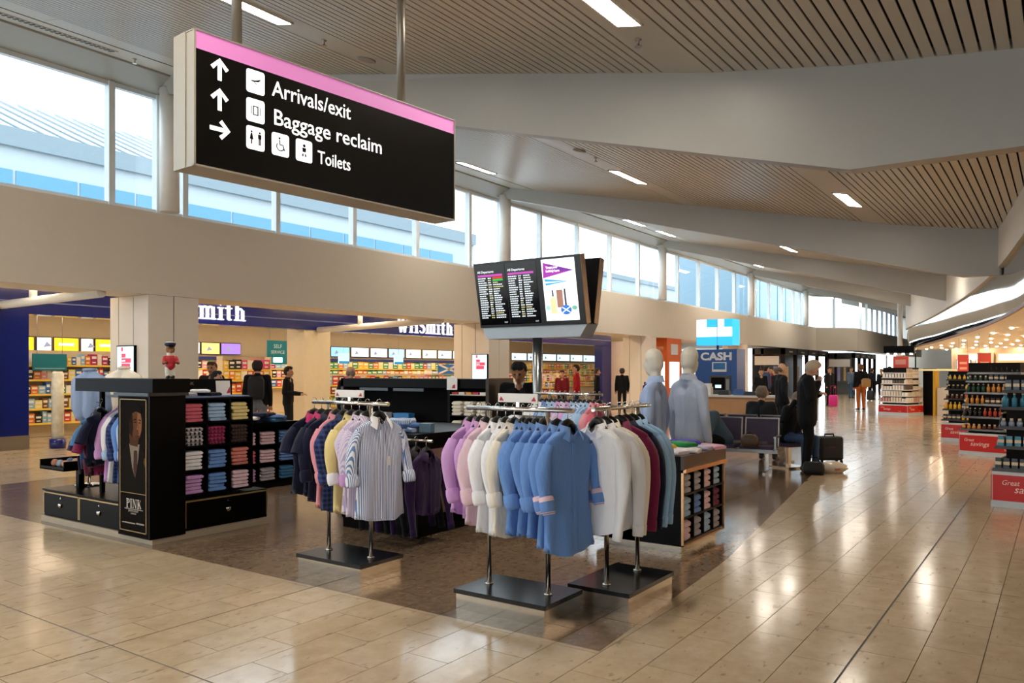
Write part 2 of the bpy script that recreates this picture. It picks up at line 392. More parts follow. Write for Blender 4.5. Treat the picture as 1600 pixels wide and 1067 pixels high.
DRUM = [(0.9, 6), (.3, 9.5), (-.3, 13), (-1.1, 19), (-2.05, 24.5), (-3.2, 30), (-4.5, 35.8), (-5.85, 41.2), (-6.35, 43.3), (-6.5, 44.6), (-6.3, 46), (-5.4, 47.6), (-3.5, 49.2), (0, 50.6), (5, 51.5), (12, 51.8)]
def drum_x(y):
    for a, b in zip(DRUM, DRUM[1:]):
        if a[1] <= y <= b[1]: return a[0] + (b[0] - a[0]) * (y - a[1]) / (b[1] - a[1])
    return 12
def beam_bot(x): return 6.7 - (x + 13.6) * .2640 if x < -1.7 else 3.56
for i, y in enumerate(BAYS[1:]):
    xe = 12 if y < 9 else min(drum_x(y) + .05, 12)
    xs = sorted({-13.6, *[x for x in (-3.1, -1.7, .5) if x < xe], xe})
    b = MB(); hw = .19
    for xa, xb in zip(xs, xs[1:]):
        b.hexa([(xa, y - hw * .55, beam_bot(xa)), (xb, y - hw * .55, beam_bot(xb)), (xb, y + hw * .55, beam_bot(xb)), (xa, y + hw * .55, beam_bot(xa)),
                (xa, y - hw, ceil_z(xa) + .1), (xb, y - hw, ceil_z(xb) + .1), (xb, y + hw, ceil_z(xb) + .1), (xa, y + hw, ceil_z(xa) + .1)])
    struct(b.build('roof_beam', BEAM))
# ---------- clerestory wall: bulkhead, soffit, edge beam, round columns, mullions and panes
BULK = M('#ddd3c4', .5, name='bulkhead_paint', var=.03)
wall = MB()
LINE = [(-13.6, -12), (-13.6, 55.4), (-11.5, 57.9), (-11.5, 88)]
for (xa, ya), (xb, yb) in zip(LINE, LINE[1:]):
    wall.hexa([(xa, ya, 3.0), (xb, yb, 3.0), (xb - 1.0, yb, 3.0), (xa - 1.0, ya, 3.0), (xa, ya, 4.5), (xb, yb, 4.5), (xb - 1.0, yb, 4.5), (xa - 1.0, ya, 4.5)])
struct(wall.build('wall_left', BULK))
eb = MB()
for (xa, ya), (xb, yb) in zip(LINE, LINE[1:]):
    eb.hexa([(xa + .5, ya, 6.86), (xb + .5, yb, 6.86), (xb - .3, yb, 6.66), (xa - .3, ya, 6.66), (xa + .55, ya, 7.1), (xb + .55, yb, 7.1), (xb - .3, yb, 7.2), (xa - .3, ya, 7.2)])
struct(eb.build('trim_1', BEAM))
FRAME = M('#dfe4e6', .35, name='window_frame_paint')
PANE = glass()
def window(n, ys, x0=lambda y: -13.78):
    w = struct(link('window_%d' % n, None, None, (x0(ys[0]), ys[0], 4.5)))
    for a, b in zip(ys, ys[1:]):
        xa, xb = x0(a), x0(b)
        MB().hexa([(xa - .006, a + .05, 4.58), (xb - .006, b - .05, 4.58), (xb + .006, b - .05, 4.58), (xa + .006, a + .05, 4.58), (xa - .006, a + .05, 6.62), (xb - .006, b - .05, 6.62), (xb + .006, b - .05, 6.62), (xa + .006, a + .05, 6.62)]).build('pane', PANE, w)
        for z0, z1 in ((4.5, 4.58), (6.62, 6.7)):
            MB().hexa([(x - s, y, z) for z in (z0, z1) for x, y, s in ((xa, a, .05), (xb, b, .05), (xb, b, -.05), (xa, a, -.05))]).build('rail', FRAME, w)
    for y in ys[1:-1] if n > 1 else ys: MB().box((x0(y) - .08, y - .055, 4.5), (x0(y) + .08, y + .055, 6.7)).build('mullion', FRAME, w)
def split(a, b, n): return [a + (b - a) * i / n for i in range(n + 1)]
window(1, [-12, -9.8, -7.6, -5.4, -3.3, -1, 1.2, 3.3, 5.3, 7.41, 8.3]); window(2, [8.3, 8.83] + split(11.0, 17.67, 3) + [18.9])
window(3, [18.9, 19.2] + split(21.36, 28.54, 3) + [30.0]); window(4, [30.0] + split(32.43, 39.7, 3) + [41.2])
window(5, [41.2] + split(43.0, 50.5, 3) + [52, 53.7, 55.4])
window(6, split(55.4, 57.9, 2), lambda y: -13.78 + (y - 55.4) / 2.5 * 2.1); window(7, split(57.9, 76, 9), lambda y: -11.68)
for y in BAYS[2:-1]:
    MB().lathe([(.17, 4.5), (.17, 6.74)], 20, c=(-13.38, y, 0)).build('round_column', WHITE2)['kind'] = 'structure'
struct(MB().lathe([(.13, 0), (.13, 5.6)], 16, c=(-6.95, 45.5, 0)).build('round_column', WHITE2))
# slanting white struts under the bulkhead
for (p, q, st) in (((-17.5, 7.2, 2.93), (-13.75, 7.25, 2.97), .35), ((-17.5, 15.45, 2.78), (-13.75, 16.5, 2.98), .35)):
    m = MB().tube([p, q], .085, 12); mid = Vector(p).lerp(Vector(q), st); m.tube([mid, mid + Vector((0, 0, .5))], .07, 10)
    struct(m.build('roof_strut', WHITE))
# clad columns below the bulkhead: each a body with raised panels
CLAD = M('#e0d8cc', .28, name='column_cladding', var=.02, metal=0)
def clad_column(y0, x1=-13.62, w=1.3, dep=1.02):
    c = struct(link('clad_column', None, None, (x1 - w / 2, y0 + dep / 2, 0)))
    MB().box((x1 - w + .012, y0 + .012, 0), (x1 - .012, y0 + dep - .012, 3.0)).build('core', DARKGREY, c)
    for a, b in ((0, .30), (.31, .80), (.81, 1.3)):
        MB().box((x1 - w + a + .004, y0, .12), (x1 - w + b - .004, y0 + .012, 2.995)).build('panel', CLAD, c)
    for a, b in ((0, .5), (.51, 1.02)):
        MB().box((x1 - .012, y0 + a + .004, .12), (x1, y0 + b - .004, 2.995)).build('panel', CLAD, c)
    MB().box((x1 - w, y0, 0), (x1 + .004, y0 + dep, .12)).build('plinth', STEEL, c)
    return c
for y in (8.03, 18.43): clad_column(y)
clad_column(28.9, w=1.0); clad_column(40.4, w=1.0)
# ---------- white drum bulkhead over the duty free shop with its mirror band
DR = MB(); BAND = MB(); TRIMB = MB()
pts = []
for i in range(len(DRUM) - 1):     # smooth the outline
    p0, p1, p2, p3 = [Vector(DRUM[max(0, min(len(DRUM) - 1, i + k))]) for k in (-1, 0, 1, 2)]
    for k in range(5):
        t = k / 5; pts.append(.5 * ((2 * p1) + (p2 - p0) * t + (2 * p0 - 5 * p1 + 4 * p2 - p3) * t * t + (3 * p1 - p0 - 3 * p2 + p3) * t ** 3))
pts.append(Vector(DRUM[-1]))
def offs(d):
    out = []
    for i, p in enumerate(pts):
        t = (pts[min(i + 1, len(pts) - 1)] - pts[max(i - 1, 0)]).normalized(); out.append(p + Vector((t.y, -t.x)) * d)
    return out
o0, o1, o2, o3 = offs(0), offs(.07), offs(.07), offs(.16)
DR.loft([[(p.x, p.y, z) for p in o0] for z in (3.7,)] + [[(p.x, p.y, ceil_z(p.x) + .12) for p in o0]], closed=False, cap=False)
DR.loft([[(p.x, p.y, 3.7) for p in o1], [(p.x, p.y, 3.7) for p in o0]], closed=False, cap=False)
struct(DR.build('wall_drum', WHITE))
BAND.loft([[(p.x, p.y, 3.7) for p in o1], [(p.x, p.y, 3.12) for p in o2], [(p.x, p.y, 2.78) for p in o3]], closed=False, cap=False)
struct(BAND.build('trim_2', M('#cfd3d6', .04, 1.0, name='mirror_band', var=.01)))
TRIMB.loft([[(p.x, p.y, 2.78) for p in o3], [(p.x, p.y, 2.715) for p in o3], [(p.x + .05, p.y, 2.715) for p in o3]], closed=False, cap=False, smooth=False)
struct(TRIMB.build('trim_3', M('#8a5a3a', .4, name='copper_trim')))
# duty free shop ceiling with downlights
sc_m = MB()
for a, b in zip(o3, o3[1:]):
    if b.y > a.y: sc_m.face([(a.x, a.y, 2.72), (b.x, b.y, 2.72), (12, b.y, 2.72), (12, a.y, 2.72)])
shop_ceiling = struct(sc_m.build('ceiling_shop', M('#fff3e2', .5, name='shop_ceiling_paint')))
DOWN = M('#ffe2bd', emit=125 * K_LAMP, name='downlight_lamp')
dl = MB().lathe([(.045, 0), (.045, -.018), (.035, -.024)], 14).mesh('downlight_lamp', DOWN)
dr = MB().lathe([(.065, 0), (.065, -.006)], 18, m=0).mesh('downlight_ring', WHITE2)
k = 0
for iy in range(26):
    y = 9.5 + iy * 1.45
    for ix in range(6):
        x = drum_x(y) + .9 + ix * 1.3 + (.6 if iy % 2 else 0)
        if x > 8: continue
        rg = link('downlight', dr, shop_ceiling, (x, y, 2.72)); link('lamp', dl, rg, (0, 0, -.004)); k += 1
struct(MB().box((-27, -12.2, 2.7), (12, -12, 7.4)).build('wall_back_added', WHITE))  # unseen wall, added to cut the daylight from behind the camera
wb_ = struct(link('window_8', None, None, (0, -12.1, 0)))  # unseen glazed strip, added to let cool front daylight onto the shirts
for i in range(14): MB().box((-13.6 + i * 1.95 - .05, -12.16, 0), (-13.6 + i * 1.95 + .05, -12.04, 2.7)).build('mullion', FRAME, wb_)
for i in range(13): MB().box((-13.55 + i * 1.95, -12.106, .05), (-13.6 + (i + 1) * 1.95 - .05, -12.094, 2.65)).build('pane', PANE, wb_)
struct(MB().box((11.9, -12, 0), (12, 92, 5)).build('wall_right', WHITE))
struct(MB().box((-14, 89, 0), (12, 89.2, 7.5)).build('wall_end', WHITE))
# ---------- ceiling lamps, grille, sprinklers
def ceiling_light(x, y, ln, label):
    sl = math.atan2(ceil_z(x + .02) - ceil_z(x - .02), .04)
    t = thing('ceiling_light', label, 'lamp', (x, y, ceil_z(x)), 0, 'ceiling strip lamps'); t.rotation_euler = (0, -sl, 0)
    f = MB(); w = .14
    for a, b in (((-w, -ln / 2, -.02), (-w + .02, ln / 2, 0)), ((w - .02, -ln / 2, -.02), (w, ln / 2, 0)), ((-w, -ln / 2, -.02), (w, -ln / 2 + .02, 0)), ((-w, ln / 2 - .02, -.02), (w, ln / 2, 0))): f.box(a, b)
    f.build('frame', WHITE2, t, world=False)
    MB().box((-w + .02, -ln / 2 + .02, -.014), (w - .02, ln / 2 - .02, -.002)).build('diffuser', LAMP_N, t, world=False)
where = {-11.9: 'beside the clerestory windows', -7.55: 'along the middle of the slatted ceiling', -3.3: 'near the low edge of the slatted ceiling'}
for bi in range(len(BAYS) - 1):
    for lx in LIGHT_X:
        yb = {-11.9: (-6, 1.5, 15.6, 24.4, 35, 46, 57), -7.55: (-7, 5.5, 15.2, 24.6, 36, 47, 58), -3.3: (-7, 6.0, 15.8, 26, 0, 0, 0)}[lx][bi]
        if not yb or lx > drum_x(max(6, yb)) - .3 and yb > 6.5: continue
        ceiling_light(lx, yb, 1.35, 'strip lamp %s, %s bay of the hall' % (where[lx], ORD[bi]))
        if bi >= 3 and lx < -5: ceiling_light(lx, yb + 2.6, 1.35, 'farther strip lamp %s, %s bay of the hall' % (where[lx], ORD[bi]))  # extra lamp, added to brighten the far bulkhead
        if bi == 1: ceiling_light(lx, yb - 4.2, 1.35, 'strip lamp %s, before the hanging sign' % where[lx])
gx, gy = -12.66, 5.9; sl = -.2114
t = thing('air_grille', 'long narrow dark air grille in the ceiling above the windows', 'grille', (gx, gy, ceil_z(gx))); t.rotation_euler = (0, .208, 0)
MB().box((-.09, -1.0, -.012), (.09, 1.0, 0)).build('frame', SLAT, t, world=False)
for i in range(26): MB().box((-.07, -.96 + i * .075, -.02), (.07, -.96 + i * .075 + .035, -.012)).build('louvre', DARKGREY, t, world=False)
for (x, y, lab) in ((-7.54, 6.75, 'small sprinkler head in the ceiling above the hanging sign'), (-12.7, 7.25, 'small sprinkler head in the ceiling beside the window wall'), (-3.4, 7.05, 'small sprinkler head in the ceiling before the big roof beam'), (-7.3, 13.3, 'small sprinkler head beyond the big roof beam')):
    m = MB().lathe([(.035, 0), (.035, -.012), (.012, -.014), (.012, -.07), (.04, -.075), (.04, -.08)], 10)
    tag(m.build('sprinkler', STEEL, None, loc=(x, y, ceil_z(x))), lab, 'sprinkler', 'ceiling sprinklers')
for (x, y, lab) in ((-7.55, 7.5, 'round ceiling speaker above the hanging sign'), (-7.3, 12.68, 'round ceiling speaker beyond the big roof beam')):
    tag(MB().lathe([(.12, 0), (.12, -.012), (.1, -.016), (.02, -.018)], 20).build('ceiling_speaker', M('#a9a39a', .7), None, loc=(x, y, ceil_z(x) - .002), rot=(0, .208, 0)), lab, 'speaker', 'ceiling speakers')
# ---------- outside: flat roof over the shops and pale terminal buildings beyond
struct(MB().box((-27, -12, 4.4), (-14.6, 92, 4.48)).build('roof_shops', M('#9aa0a2', .8)))
OUT_W = M('#a9b1b5', .6, name='outside_cladding'); OUT_G = M('#7b8990', .6, name='outside_grey_band')
b = thing('terminal_building', 'pale terminal building with ribbed white roof and blue glazing outside the windows', 'building', (-33, 8, 0))
MB().box((-40, -14, 0), (-30, 39, 9.4)).build('facade', OUT_W, b); MB().box((-40, -14, 9.4), (-29.8, 39, 10.05)).build('parapet', OUT_G, b)
MB().hexa([(-38, -14, 10.05), (-30, -14, 10.05), (-30, 24, 10.05), (-38, 24, 10.05), (-38, -14, 13.3), (-37.8, -14, 13.3), (-37.8, 24, 13.3), (-38, 24, 13.3)]).build('roof', OUT_W, b)
rib = MB().hexa([(-.05, -.05, 0), (.05, -.05, 0), (.05, .05, 0), (-.05, .05, 0), (-7.8, -.05, 3.25), (-7.7, -.05, 3.25), (-7.7, .05, 3.25), (-7.8, .05, 3.25)]).mesh('roof_rib', OUT_G)
for i in range(48): link('roof_rib', rib, b, (2.98, -21.5 + i * .78, 10.1))
BG = M('#4f88a9', .2, name='outside_glazing')
for i in range(23): MB().box((-30.02, -13.6 + i * 2.2, 5.2), (-29.96, -13.6 + i * 2.2 + 2.1, 8.6)).build('pane', BG, b)
b = thing('pier_building', 'long low grey pier building outside the middle windows', 'building', (-39, 66, 0))
MB().box((-44, 62, 0), (-34, 105, 10.2)).build('facade', OUT_W, b); MB().box((-44, 62, 10.2), (-33.8, 105, 10.6)).build('parapet', OUT_G, b)
for i in range(9): MB().box((-34.05, 63 + i * 4.6, 5.4), (-33.97, 67.2 + i * 4.6, 9)).build('pane', BG, b)
b = thing('glazed_link', 'blue glazed link building outside the far windows', 'building', (-24, 69, 4.5))
MB().box((-26, 61, 4.5), (-20, 78, 11)).build('facade', M('#6f8794', .3), b)
for i in range(7): MB().box((-20.02, 61.3 + i * 2.4, 4.6), (-19.96, 63.5 + i * 2.4, 10.6)).build('pane', BG, b)
# ================================================================== SHIRTS, HANGERS, FOLDED STACKS
HANGER_M = M('#0a0a0a', .35, name='hanger_black', var=0)
def shirt(label, loc, rotz, mat, cuff=None, collar=None, sleeve='rolled', length=.76, seed=0, hw=.21, dep=.045, group=None, tagcard=False, hem=None, cat='shirt', hanger=True, name='shirt', tilt=0):
    rnd = random.Random(seed * 7 + 3); cuff = cuff or mat; collar = collar or mat
    t = thing(name, label, cat, loc, rotz, group)
    if tilt: t.rotation_euler = (0, tilt, rotz)
    n = 52; rings = []; ph = rnd.uniform(0, 6); k1 = rnd.uniform(20, 28); k2 = rnd.uniform(38, 52)
    top = -.13
    key = [(0, .058, .045), (.008, .075, .05), (.024, .115, .05), (.046, .16, .045), (.07, hw - .012, .04), (.095, hw, .042), (.14, hw + .004, .05), (.25, hw - .004, .055), (.4, hw - .02, .053), (.53, hw - .008, .05), (length - .03, hw + .008, .05), (length, hw + .008, .048)]
    lev = []
    for p_, q_ in zip(key, key[1:]):
        m_ = 3 if q_[0] - p_[0] > .1 else 1
        lev += [tuple(p_[i] + (q_[i] - p_[i]) * u / m_ for i in range(3)) for u in range(m_)]
    lev.append(key[-1]); sway = rnd.uniform(-.02, .02)
    for z, w, d in lev:
        d = d * dep / .05; gr = max(0, (z - .1) / length); ring = []
        for j in range(n):
            a = 2 * PI * j / n; ca, sa = math.cos(a), math.sin(a)
            x = w * math.copysign(abs(ca) ** .8, ca); y = d * math.copysign(abs(sa) ** .75, sa)
            wv = math.sin(k1 * x + ph + z * 1.5) + .6 * math.sin(k2 * x - ph * 1.7 + z * 3)
            y += gr * (.0085 if dep < .045 else .0135) * wv * (1 if sa < 0 else .7) * (dep / .05) ** .5 + sway * gr + .006 * math.sin(z * 8 + ph)
            zz = top - z
            fr = math.exp(-((x / .03) ** 2)) if sa < 0 else 0
            if z < .06: zz -= .04 * fr * (1 - z / .06)
            if z == length: zz += .06 * (abs(ca) ** 3) + .006 * math.sin(3 * a + ph)
            ring.append((x, y, zz))
        rings.append(ring)
    m = MB().loft(rings, cap=False)
    m.build('body', mat, t, world=False)
    for s in (-1, 1):
        x0 = s * (hw - .03); zt = top - .10; fwd = rnd.uniform(-.035, .0); ot = rnd.uniform(.0, .018)
        if sleeve == 'short': pth = [(x0, 0, zt), (x0 + s * .055, .0, zt - .08), (x0 + s * (.085 + ot), -.005, zt - .19)]; rr = [.05, .058, .066]
        elif sleeve == 'full': pth = [(x0, 0, zt), (x0 + s * .045, .0, zt - .09), (x0 + s * (.06 + ot), -.01 + fwd, zt - .28), (x0 + s * (.062 + ot), -.03 + fwd * 1.6, zt - .43), (x0 + s * (.06 + ot), -.045 + fwd * 2, zt - .56)]; rr = [.046, .054, .047, .041, .034]
        else: pth = [(x0, 0, zt), (x0 + s * .045, .0, zt - .09), (x0 + s * (.062 + ot), -.01 + fwd, zt - .24), (x0 + s * (.066 + ot), -.03 + fwd * 1.8, zt - .37)]; rr = [.046, .054, .046, .04]
        P = []; Q = []
        for i in range(len(pth) - 1):
            p0_, p1_, p2_, p3_ = [Vector(pth[max(0, min(len(pth) - 1, i + e_))]) for e_ in (-1, 0, 1, 2)]
            for q in range(5):
                f = q / 5; P.append(.5 * ((2 * p1_) + (p2_ - p0_) * f + (2 * p0_ - 5 * p1_ + 4 * p2_ - p3_) * f * f + (3 * p1_ - p0_ - 3 * p2_ + p3_) * f ** 3))
                Q.append((rr[i] * (1 - f) + rr[i + 1] * f) * (1 + .018 * math.sin((i * 5 + q) * 1.2 + ph) * (i > 0)))
        P.append(Vector(pth[-1])); Q.append(rr[-1])
        sl = MB().tube(P, Q, 16, cap=False, flat=.68).build('sleeve', SLV.get(mat.name, mat), t, world=False)
        e = P[-1]; d = (P[-1] - P[-3]).normalized(); r = Q[-1]
        if sleeve == 'rolled':
            pk = cuff is FB['palepink']
            MB().tube([e - d * .055, e - d * .05, e - d * .02, e + d * .02, e + d * .04, e + d * .036, e - d * .01], [r * .95, r * 1.2, r * 1.36, r * 1.34, r * 1.15, r * .9, r * .6], 16, flat=.8, cap=False).build('cuff', mat if pk else cuff, sl, world=False)
            if pk: MB().tube([e - d * .066, e - d * .06, e - d * .035], [r * 1.0, r * 1.28, r * 1.33], 16, flat=.8, cap=False).build('cuff_lining', cuff, sl, world=False); MB().tube([e + d * .03, e + d * .046, e + d * .04], [r * 1.25, r * 1.08, r * .8], 16, flat=.8, cap=False).build('cuff_lining', cuff, sl, world=False)
        elif sleeve == 'full':
            MB().tube([e - d * .01, e - d * .005, e + d * .06, e + d * .065, e], [r * .98, r * 1.12, r * 1.1, r * .98, r * .6], 16, flat=.72, cap=False).build('cuff', cuff, sl, world=False)
    # collar: stand and two turned-down points
    c = MB(); nn = 14; up = []; lo = []; st = []
    for j in range(nn + 1):
        a = R(-90 + 18 + (360 - 36) * j / nn); f = 1 - abs(j - nn / 2) / (nn / 2); pt = (1 - f) ** 2
        up.append((.062 * math.cos(a) + .01 * pt * (1 if math.cos(a) > 0 else -1), .05 * math.sin(a) - .004, top + .01 + .04 * f)); lo.append(((.08 + .022 * pt) * math.cos(a) + (.034 * pt) * (1 if math.cos(a) > 0 else -1), (.066 + .012 * pt) * math.sin(a) - .004, top - .02 - .062 * pt + .012 * f)); st.append((.058 * math.cos(a), .046 * math.sin(a) - .004, top - .02))
    c.loft([st, up, lo], cap=False, closed=False)
    c.build('collar', collar, t, world=False)
    p = MB(); yy = -.054 * dep / .05
    p.hexa([(-.016, yy - .012, top - length + .02), (.016, yy - .012, top - length + .02), (.016, yy + .01, top - length + .02), (-.016, yy + .01, top - length + .02), (-.016, yy - .004, top - .085), (.016, yy - .004, top - .085), (.016, yy + .01, top - .085), (-.016, yy + .01, top - .085)])
    p.build('placket', mat, t, world=False)
    if tagcard:
        MB().box((.03, yy - .02, top - .36), (.055, yy - .018, top - .29)).build('price_tag', WHITE2, t, world=False)
        MB().box((-.03, .02, top - .03), (.03, .024, top)).build('neck_label', M('#b8304a', .6), t, world=False)
    if hanger:
        h = thing('clothes_hanger', 'black hanger, ' + label.split(', ', 1)[1], 'hanger', loc, rotz, 'black clothes hangers')
        hk = [(0, 0, -.10), (0, 0, -.035)] + [(.022 * math.cos(R(a)) - .0, 0, .0 + .022 * math.sin(R(a))) for a in (-80, -30, 20, 70, 120, 170)]
        MB().tube(hk, .0028, 6).build('hook', CHROME, h, world=False)
        MB().tube([(-.15, 0, -.2), (-.1, -.0, -.17), (-.05, 0, -.128), (-.02, 0, -.098), (0, 0, -.09), (.02, 0, -.098), (.05, 0, -.128), (.1, 0, -.17), (.15, 0, -.2)], [.01, .013, .022, .026, .026, .026, .022, .013, .01], 8).build('arm', HANGER_M, h, world=False)
    return t
def fold_mesh(w, d, h, mat, seed):
    rnd = random.Random(seed); rings = []
    for i in range(7):
        f = i / 6; y = -d / 2 + d * f; e = min(f, 1 - f); hh = h * (.72 if e == 0 else 1); ww = w * (.94 if e == 0 else 1) + rnd.uniform(-.006, .006)
        sag = rnd.uniform(-.003, .003)
        rings.append([(-ww / 2, y, hh * .5 + sag), (-ww / 2 + .012, y, .001), (0, y, .0), (ww / 2 - .012, y, .001), (ww / 2, y, hh * .5 + sag), (ww / 2 - .012, y, hh), (ww * .2, y, hh * .93), (0, y, hh * 1.02), (-ww * .2, y, hh * .95), (-ww / 2 + .012, y, hh)])
    return MB().loft(rings).mesh('folded_shirt', mat)
_fold = {}
def folded(label, x, y, z, rotz, mat, w=.2, d=.24, h=.034, group=None, seed=0):
    key = (mat.name, w, d, h, seed % 3)
    if key not in _fold: _fold[key] = fold_mesh(w, d, h, mat, seed % 3)
    return tag(link('folded_shirt', _fold[key], None, (x, y, z), (0, 0, rotz)), label, 'shirt', group)
FB = {'pink': fabric('#e79aa6'), 'rose': fabric('#d4697a'), 'sky': fabric('#a9c8ea'), 'yellow': fabric('#f0dc98'), 'bw': fabric('#e9e4ea', '#1b1720', 'check', 22), 'magenta': fabric('#c7386f', '#3c1530', 'check', 24), 'brown': fabric('#5b4138', '#1a1313', 'check', 26),
      'white': fabric('#f5f5f8'), 'blue': fabric('#6f97d6'), 'salmon': fabric('#e0887c'), 'lilac': fabric('#cf9fd8'), 'palepink': fabric('#edccd8'), 'navy': fabric('#131731'), 'grey': fabric('#b4b0b8'), 'burgundy': fabric('#7c2148'), 'lightblue': fabric('#9cc3e6'), 'cornflower': fabric('#6d97d8'),
      'stripe': fabric('#f1f2f6', '#6f8fc4', 'stripe', 75), 'lilacstripe': fabric('#e9dfee', '#c6b4d8', 'stripe', 80), 'navycheck': fabric('#1a2148', '#3d4f83', 'check', 26), 'cream': fabric('#f3ead8'), 'hotpink': fabric('#e0357f'), 'purple': fabric('#2c1440'), 'black': fabric('#0d0b10'), 'bluestripe': fabric('#dfe8f5', '#7ea2d8', 'stripe', 55), 'teal': fabric('#3f79a8')}
SLV = {FB['stripe'].name: fabric('#f1f2f6', '#6f8fc4', 'sleeve', 75), FB['lilacstripe'].name: fabric('#e9dfee', '#c6b4d8', 'sleeve', 80), FB['bluestripe'].name: fabric('#dfe8f5', '#7ea2d8', 'sleeve', 55)}
# ---------- clothes racks
def rack(label, loc, rotz, sign=None, base=True):
    t = thing('clothes_rack', label, 'clothes rack', loc, rotz, 'clothes racks'); w, d = .365, .235
    MB().box((-w + .012, -d + .012, 0), (w - .012, d - .012, .105)).build('plinth', CHROME, t, world=False)
    MB().box((-w, -d, .105), (w, d, .135)).build('base_plate', M('#14161a', .22, name='black_stained_oak', var=.3, scale=14), t, world=False)
    for s in (-1, 1):
        MB().tube([(s * .24, 0, .135), (s * .24, 0, 1.33)], .017, 12).build('post', CHROME, t, world=False)
        MB().lathe([(.03, .135), (.03, .143), (.017, .145)], 14, c=(s * .24, 0, 0)).build('flange', CHROME, t, world=False)
    MB().tube([(-.43, 0, 1.345), (.43, 0, 1.345)], .016, 12).build('rail', CHROME, t, world=False)
    if sign:
        q = thing('sign_card', sign, 'sign', (loc[0], loc[1], 1.36), rotz, 'white cards on the racks')
        MB().box((-.012, -.004, 0), (.012, .004, .035)).build('stem', CHROME, q, world=False)
        MB().box((-.16, -.006, .03), (.16, .006, .09)).build('card', WHITE2, q, world=False)
        for s in (-1, 1): MB().flat([(s * .15, .04), (s * .11, .04), (s * .135, .07)], 0, .001).build('red_mark', M('#c02040', .5), q, world=False, loc=(0, -.0065, 0), rot=(R(90), 0, 0))
    return t
rack('chrome clothes rack holding the striped, pink and navy shirts', (-4.705, 4.48, 0), 0, 'white card sign above the rack of striped and navy shirts')
rack('chrome clothes rack holding the lilac, white and blue shirts', (-3.01, 4.4, 0), 0, 'white card sign above the rack of lilac, white and blue shirts')
rack('chrome clothes rack holding the white and burgundy shirts', (-2.57, 5.075, 0), R(90))
rack('chrome clothes rack of pastel shirts behind the front racks', (-4.52, 7.6, 0), 0)
RZ = 1.361
q = [('navy', 'short', 'hotpink', 'navy polo shirt with pink collar', .66), ('navy', 'short', 'hotpink', 'navy polo shirt with pink collar', .66), ('navy', 'rolled', None, 'dark navy shirt', .7), ('pink', 'rolled', None, 'plain pink shirt', .74), ('navycheck', 'rolled', None, 'navy checked shirt', .76), ('yellow', 'rolled', None, 'pale yellow shirt', .76), ('lilacstripe', 'rolled', None, 'lilac striped shirt', .76), ('lilacstripe', 'rolled', None, 'lilac striped shirt', .78), ('stripe', 'rolled', None, 'blue and white striped shirt', .79)]
for i, (c, sl, co, d, ln) in enumerate(q):
    x = -5.12 + i * .088 + (.04 if i == 8 else 0)
    shirt('%s, %s from the dark end of the striped shirt rack' % (d, ORD[i]), (x, 4.48, RZ), R(90 + (-10, 6, -4, 5, -6, 3, 8, -2, -14)[i]), FB[c], FB['lilac'] if c == 'lilacstripe' else (FB['white'] if c == 'yellow' else None), FB[co] if co else (FB['white'] if i == 8 else None), sl, ln, i, group='shirts on the striped shirt rack', dep=.05 if i == 8 else .036, tagcard=i == 8)
q = [('lilac', 'plain lilac shirt', .62), ('lilac', 'plain lilac shirt', .65), ('palepink', 'pale pink shirt', .69), ('white', 'plain white shirt', .73), ('white', 'plain white shirt', .74), ('cream', 'cream white shirt', .74), ('cornflower', 'cornflower blue shirt', .72), ('cornflower', 'cornflower blue shirt', .72), ('cornflower', 'cornflower blue shirt', .72), ('cornflower', 'cornflower blue shirt', .72), ('cornflower', 'long blue shirt with pink cuff lining', .78), ('cornflower', 'long blue shirt with pink cuff lining', .8)]
XS = [-3.4, -3.33, -3.26, -3.18, -3.11, -3.04, -2.97, -2.915, -2.86, -2.805, -2.70, -2.62]
for i, (c, d, ln) in enumerate(q):
    shirt('%s, %s from the lilac end of the middle rack' % (d, ORD[i]), (XS[i], 4.4, RZ), R(90 + (-6, 4, -8, -4, 6, -3, 5, -6, 2, 7, -4, -12)[i]), FB[c], FB['palepink'] if i > 9 else None, None, 'rolled', ln, 20 + i, group='shirts on the middle rack', dep=.05 if i in (11, 4) else .034)
q = [('white', 'full', 'sheer white shirt', .72), ('white', 'full', 'white shirt with long sleeves', .72), ('cream', 'full', 'cream shirt with long sleeves', .72), ('burgundy', 'full', 'burgundy shirt', .72), ('navy', 'full', 'dark navy shirt', .7), ('lightblue', 'full', 'light blue shirt', .7), ('lightblue', 'full', 'light blue shirt', .7)]
for i, (c, sl, d, ln) in enumerate(q):
    shirt('%s, %s from the white end of the burgundy shirt rack' % (d, ORD[i]), (-2.57, 4.70 + (0, .1, .18, .33, .43, .53, .62)[i], RZ), R((-14, 20, 14, 12, 10, 8, 8)[i]), FB[c], None, None, sl, ln, 40 + i, group='shirts on the burgundy shirt rack', dep=.055 if i < 2 else .04, tagcard=i == 0)
q = ['white', 'white', 'cornflower', 'sky', 'sky', 'lilac', 'lilacstripe', 'lilac', 'sky', 'bluestripe', 'sky', 'lightblue', 'pink', 'rose']
nm = {'white': 'white', 'cornflower': 'bright blue', 'sky': 'pale blue', 'lilac': 'lilac', 'lilacstripe': 'lilac striped', 'bluestripe': 'blue striped', 'lightblue': 'light blue', 'pink': 'pink', 'rose': 'rose pink'}
for i, c in enumerate(q):
    shirt('%s shirt, %s from the steel pole on the pastel rack' % (nm[c], ORD[i] if i < 12 else ('thirteenth', 'fourteenth')[i - 12]), (-4.93 + i * .062, 7.6, RZ), R(88 + (i * 37 % 11) - 5), FB[c], None, None, 'full', .72, 60 + i, group='shirts on the pastel rack', dep=.03)
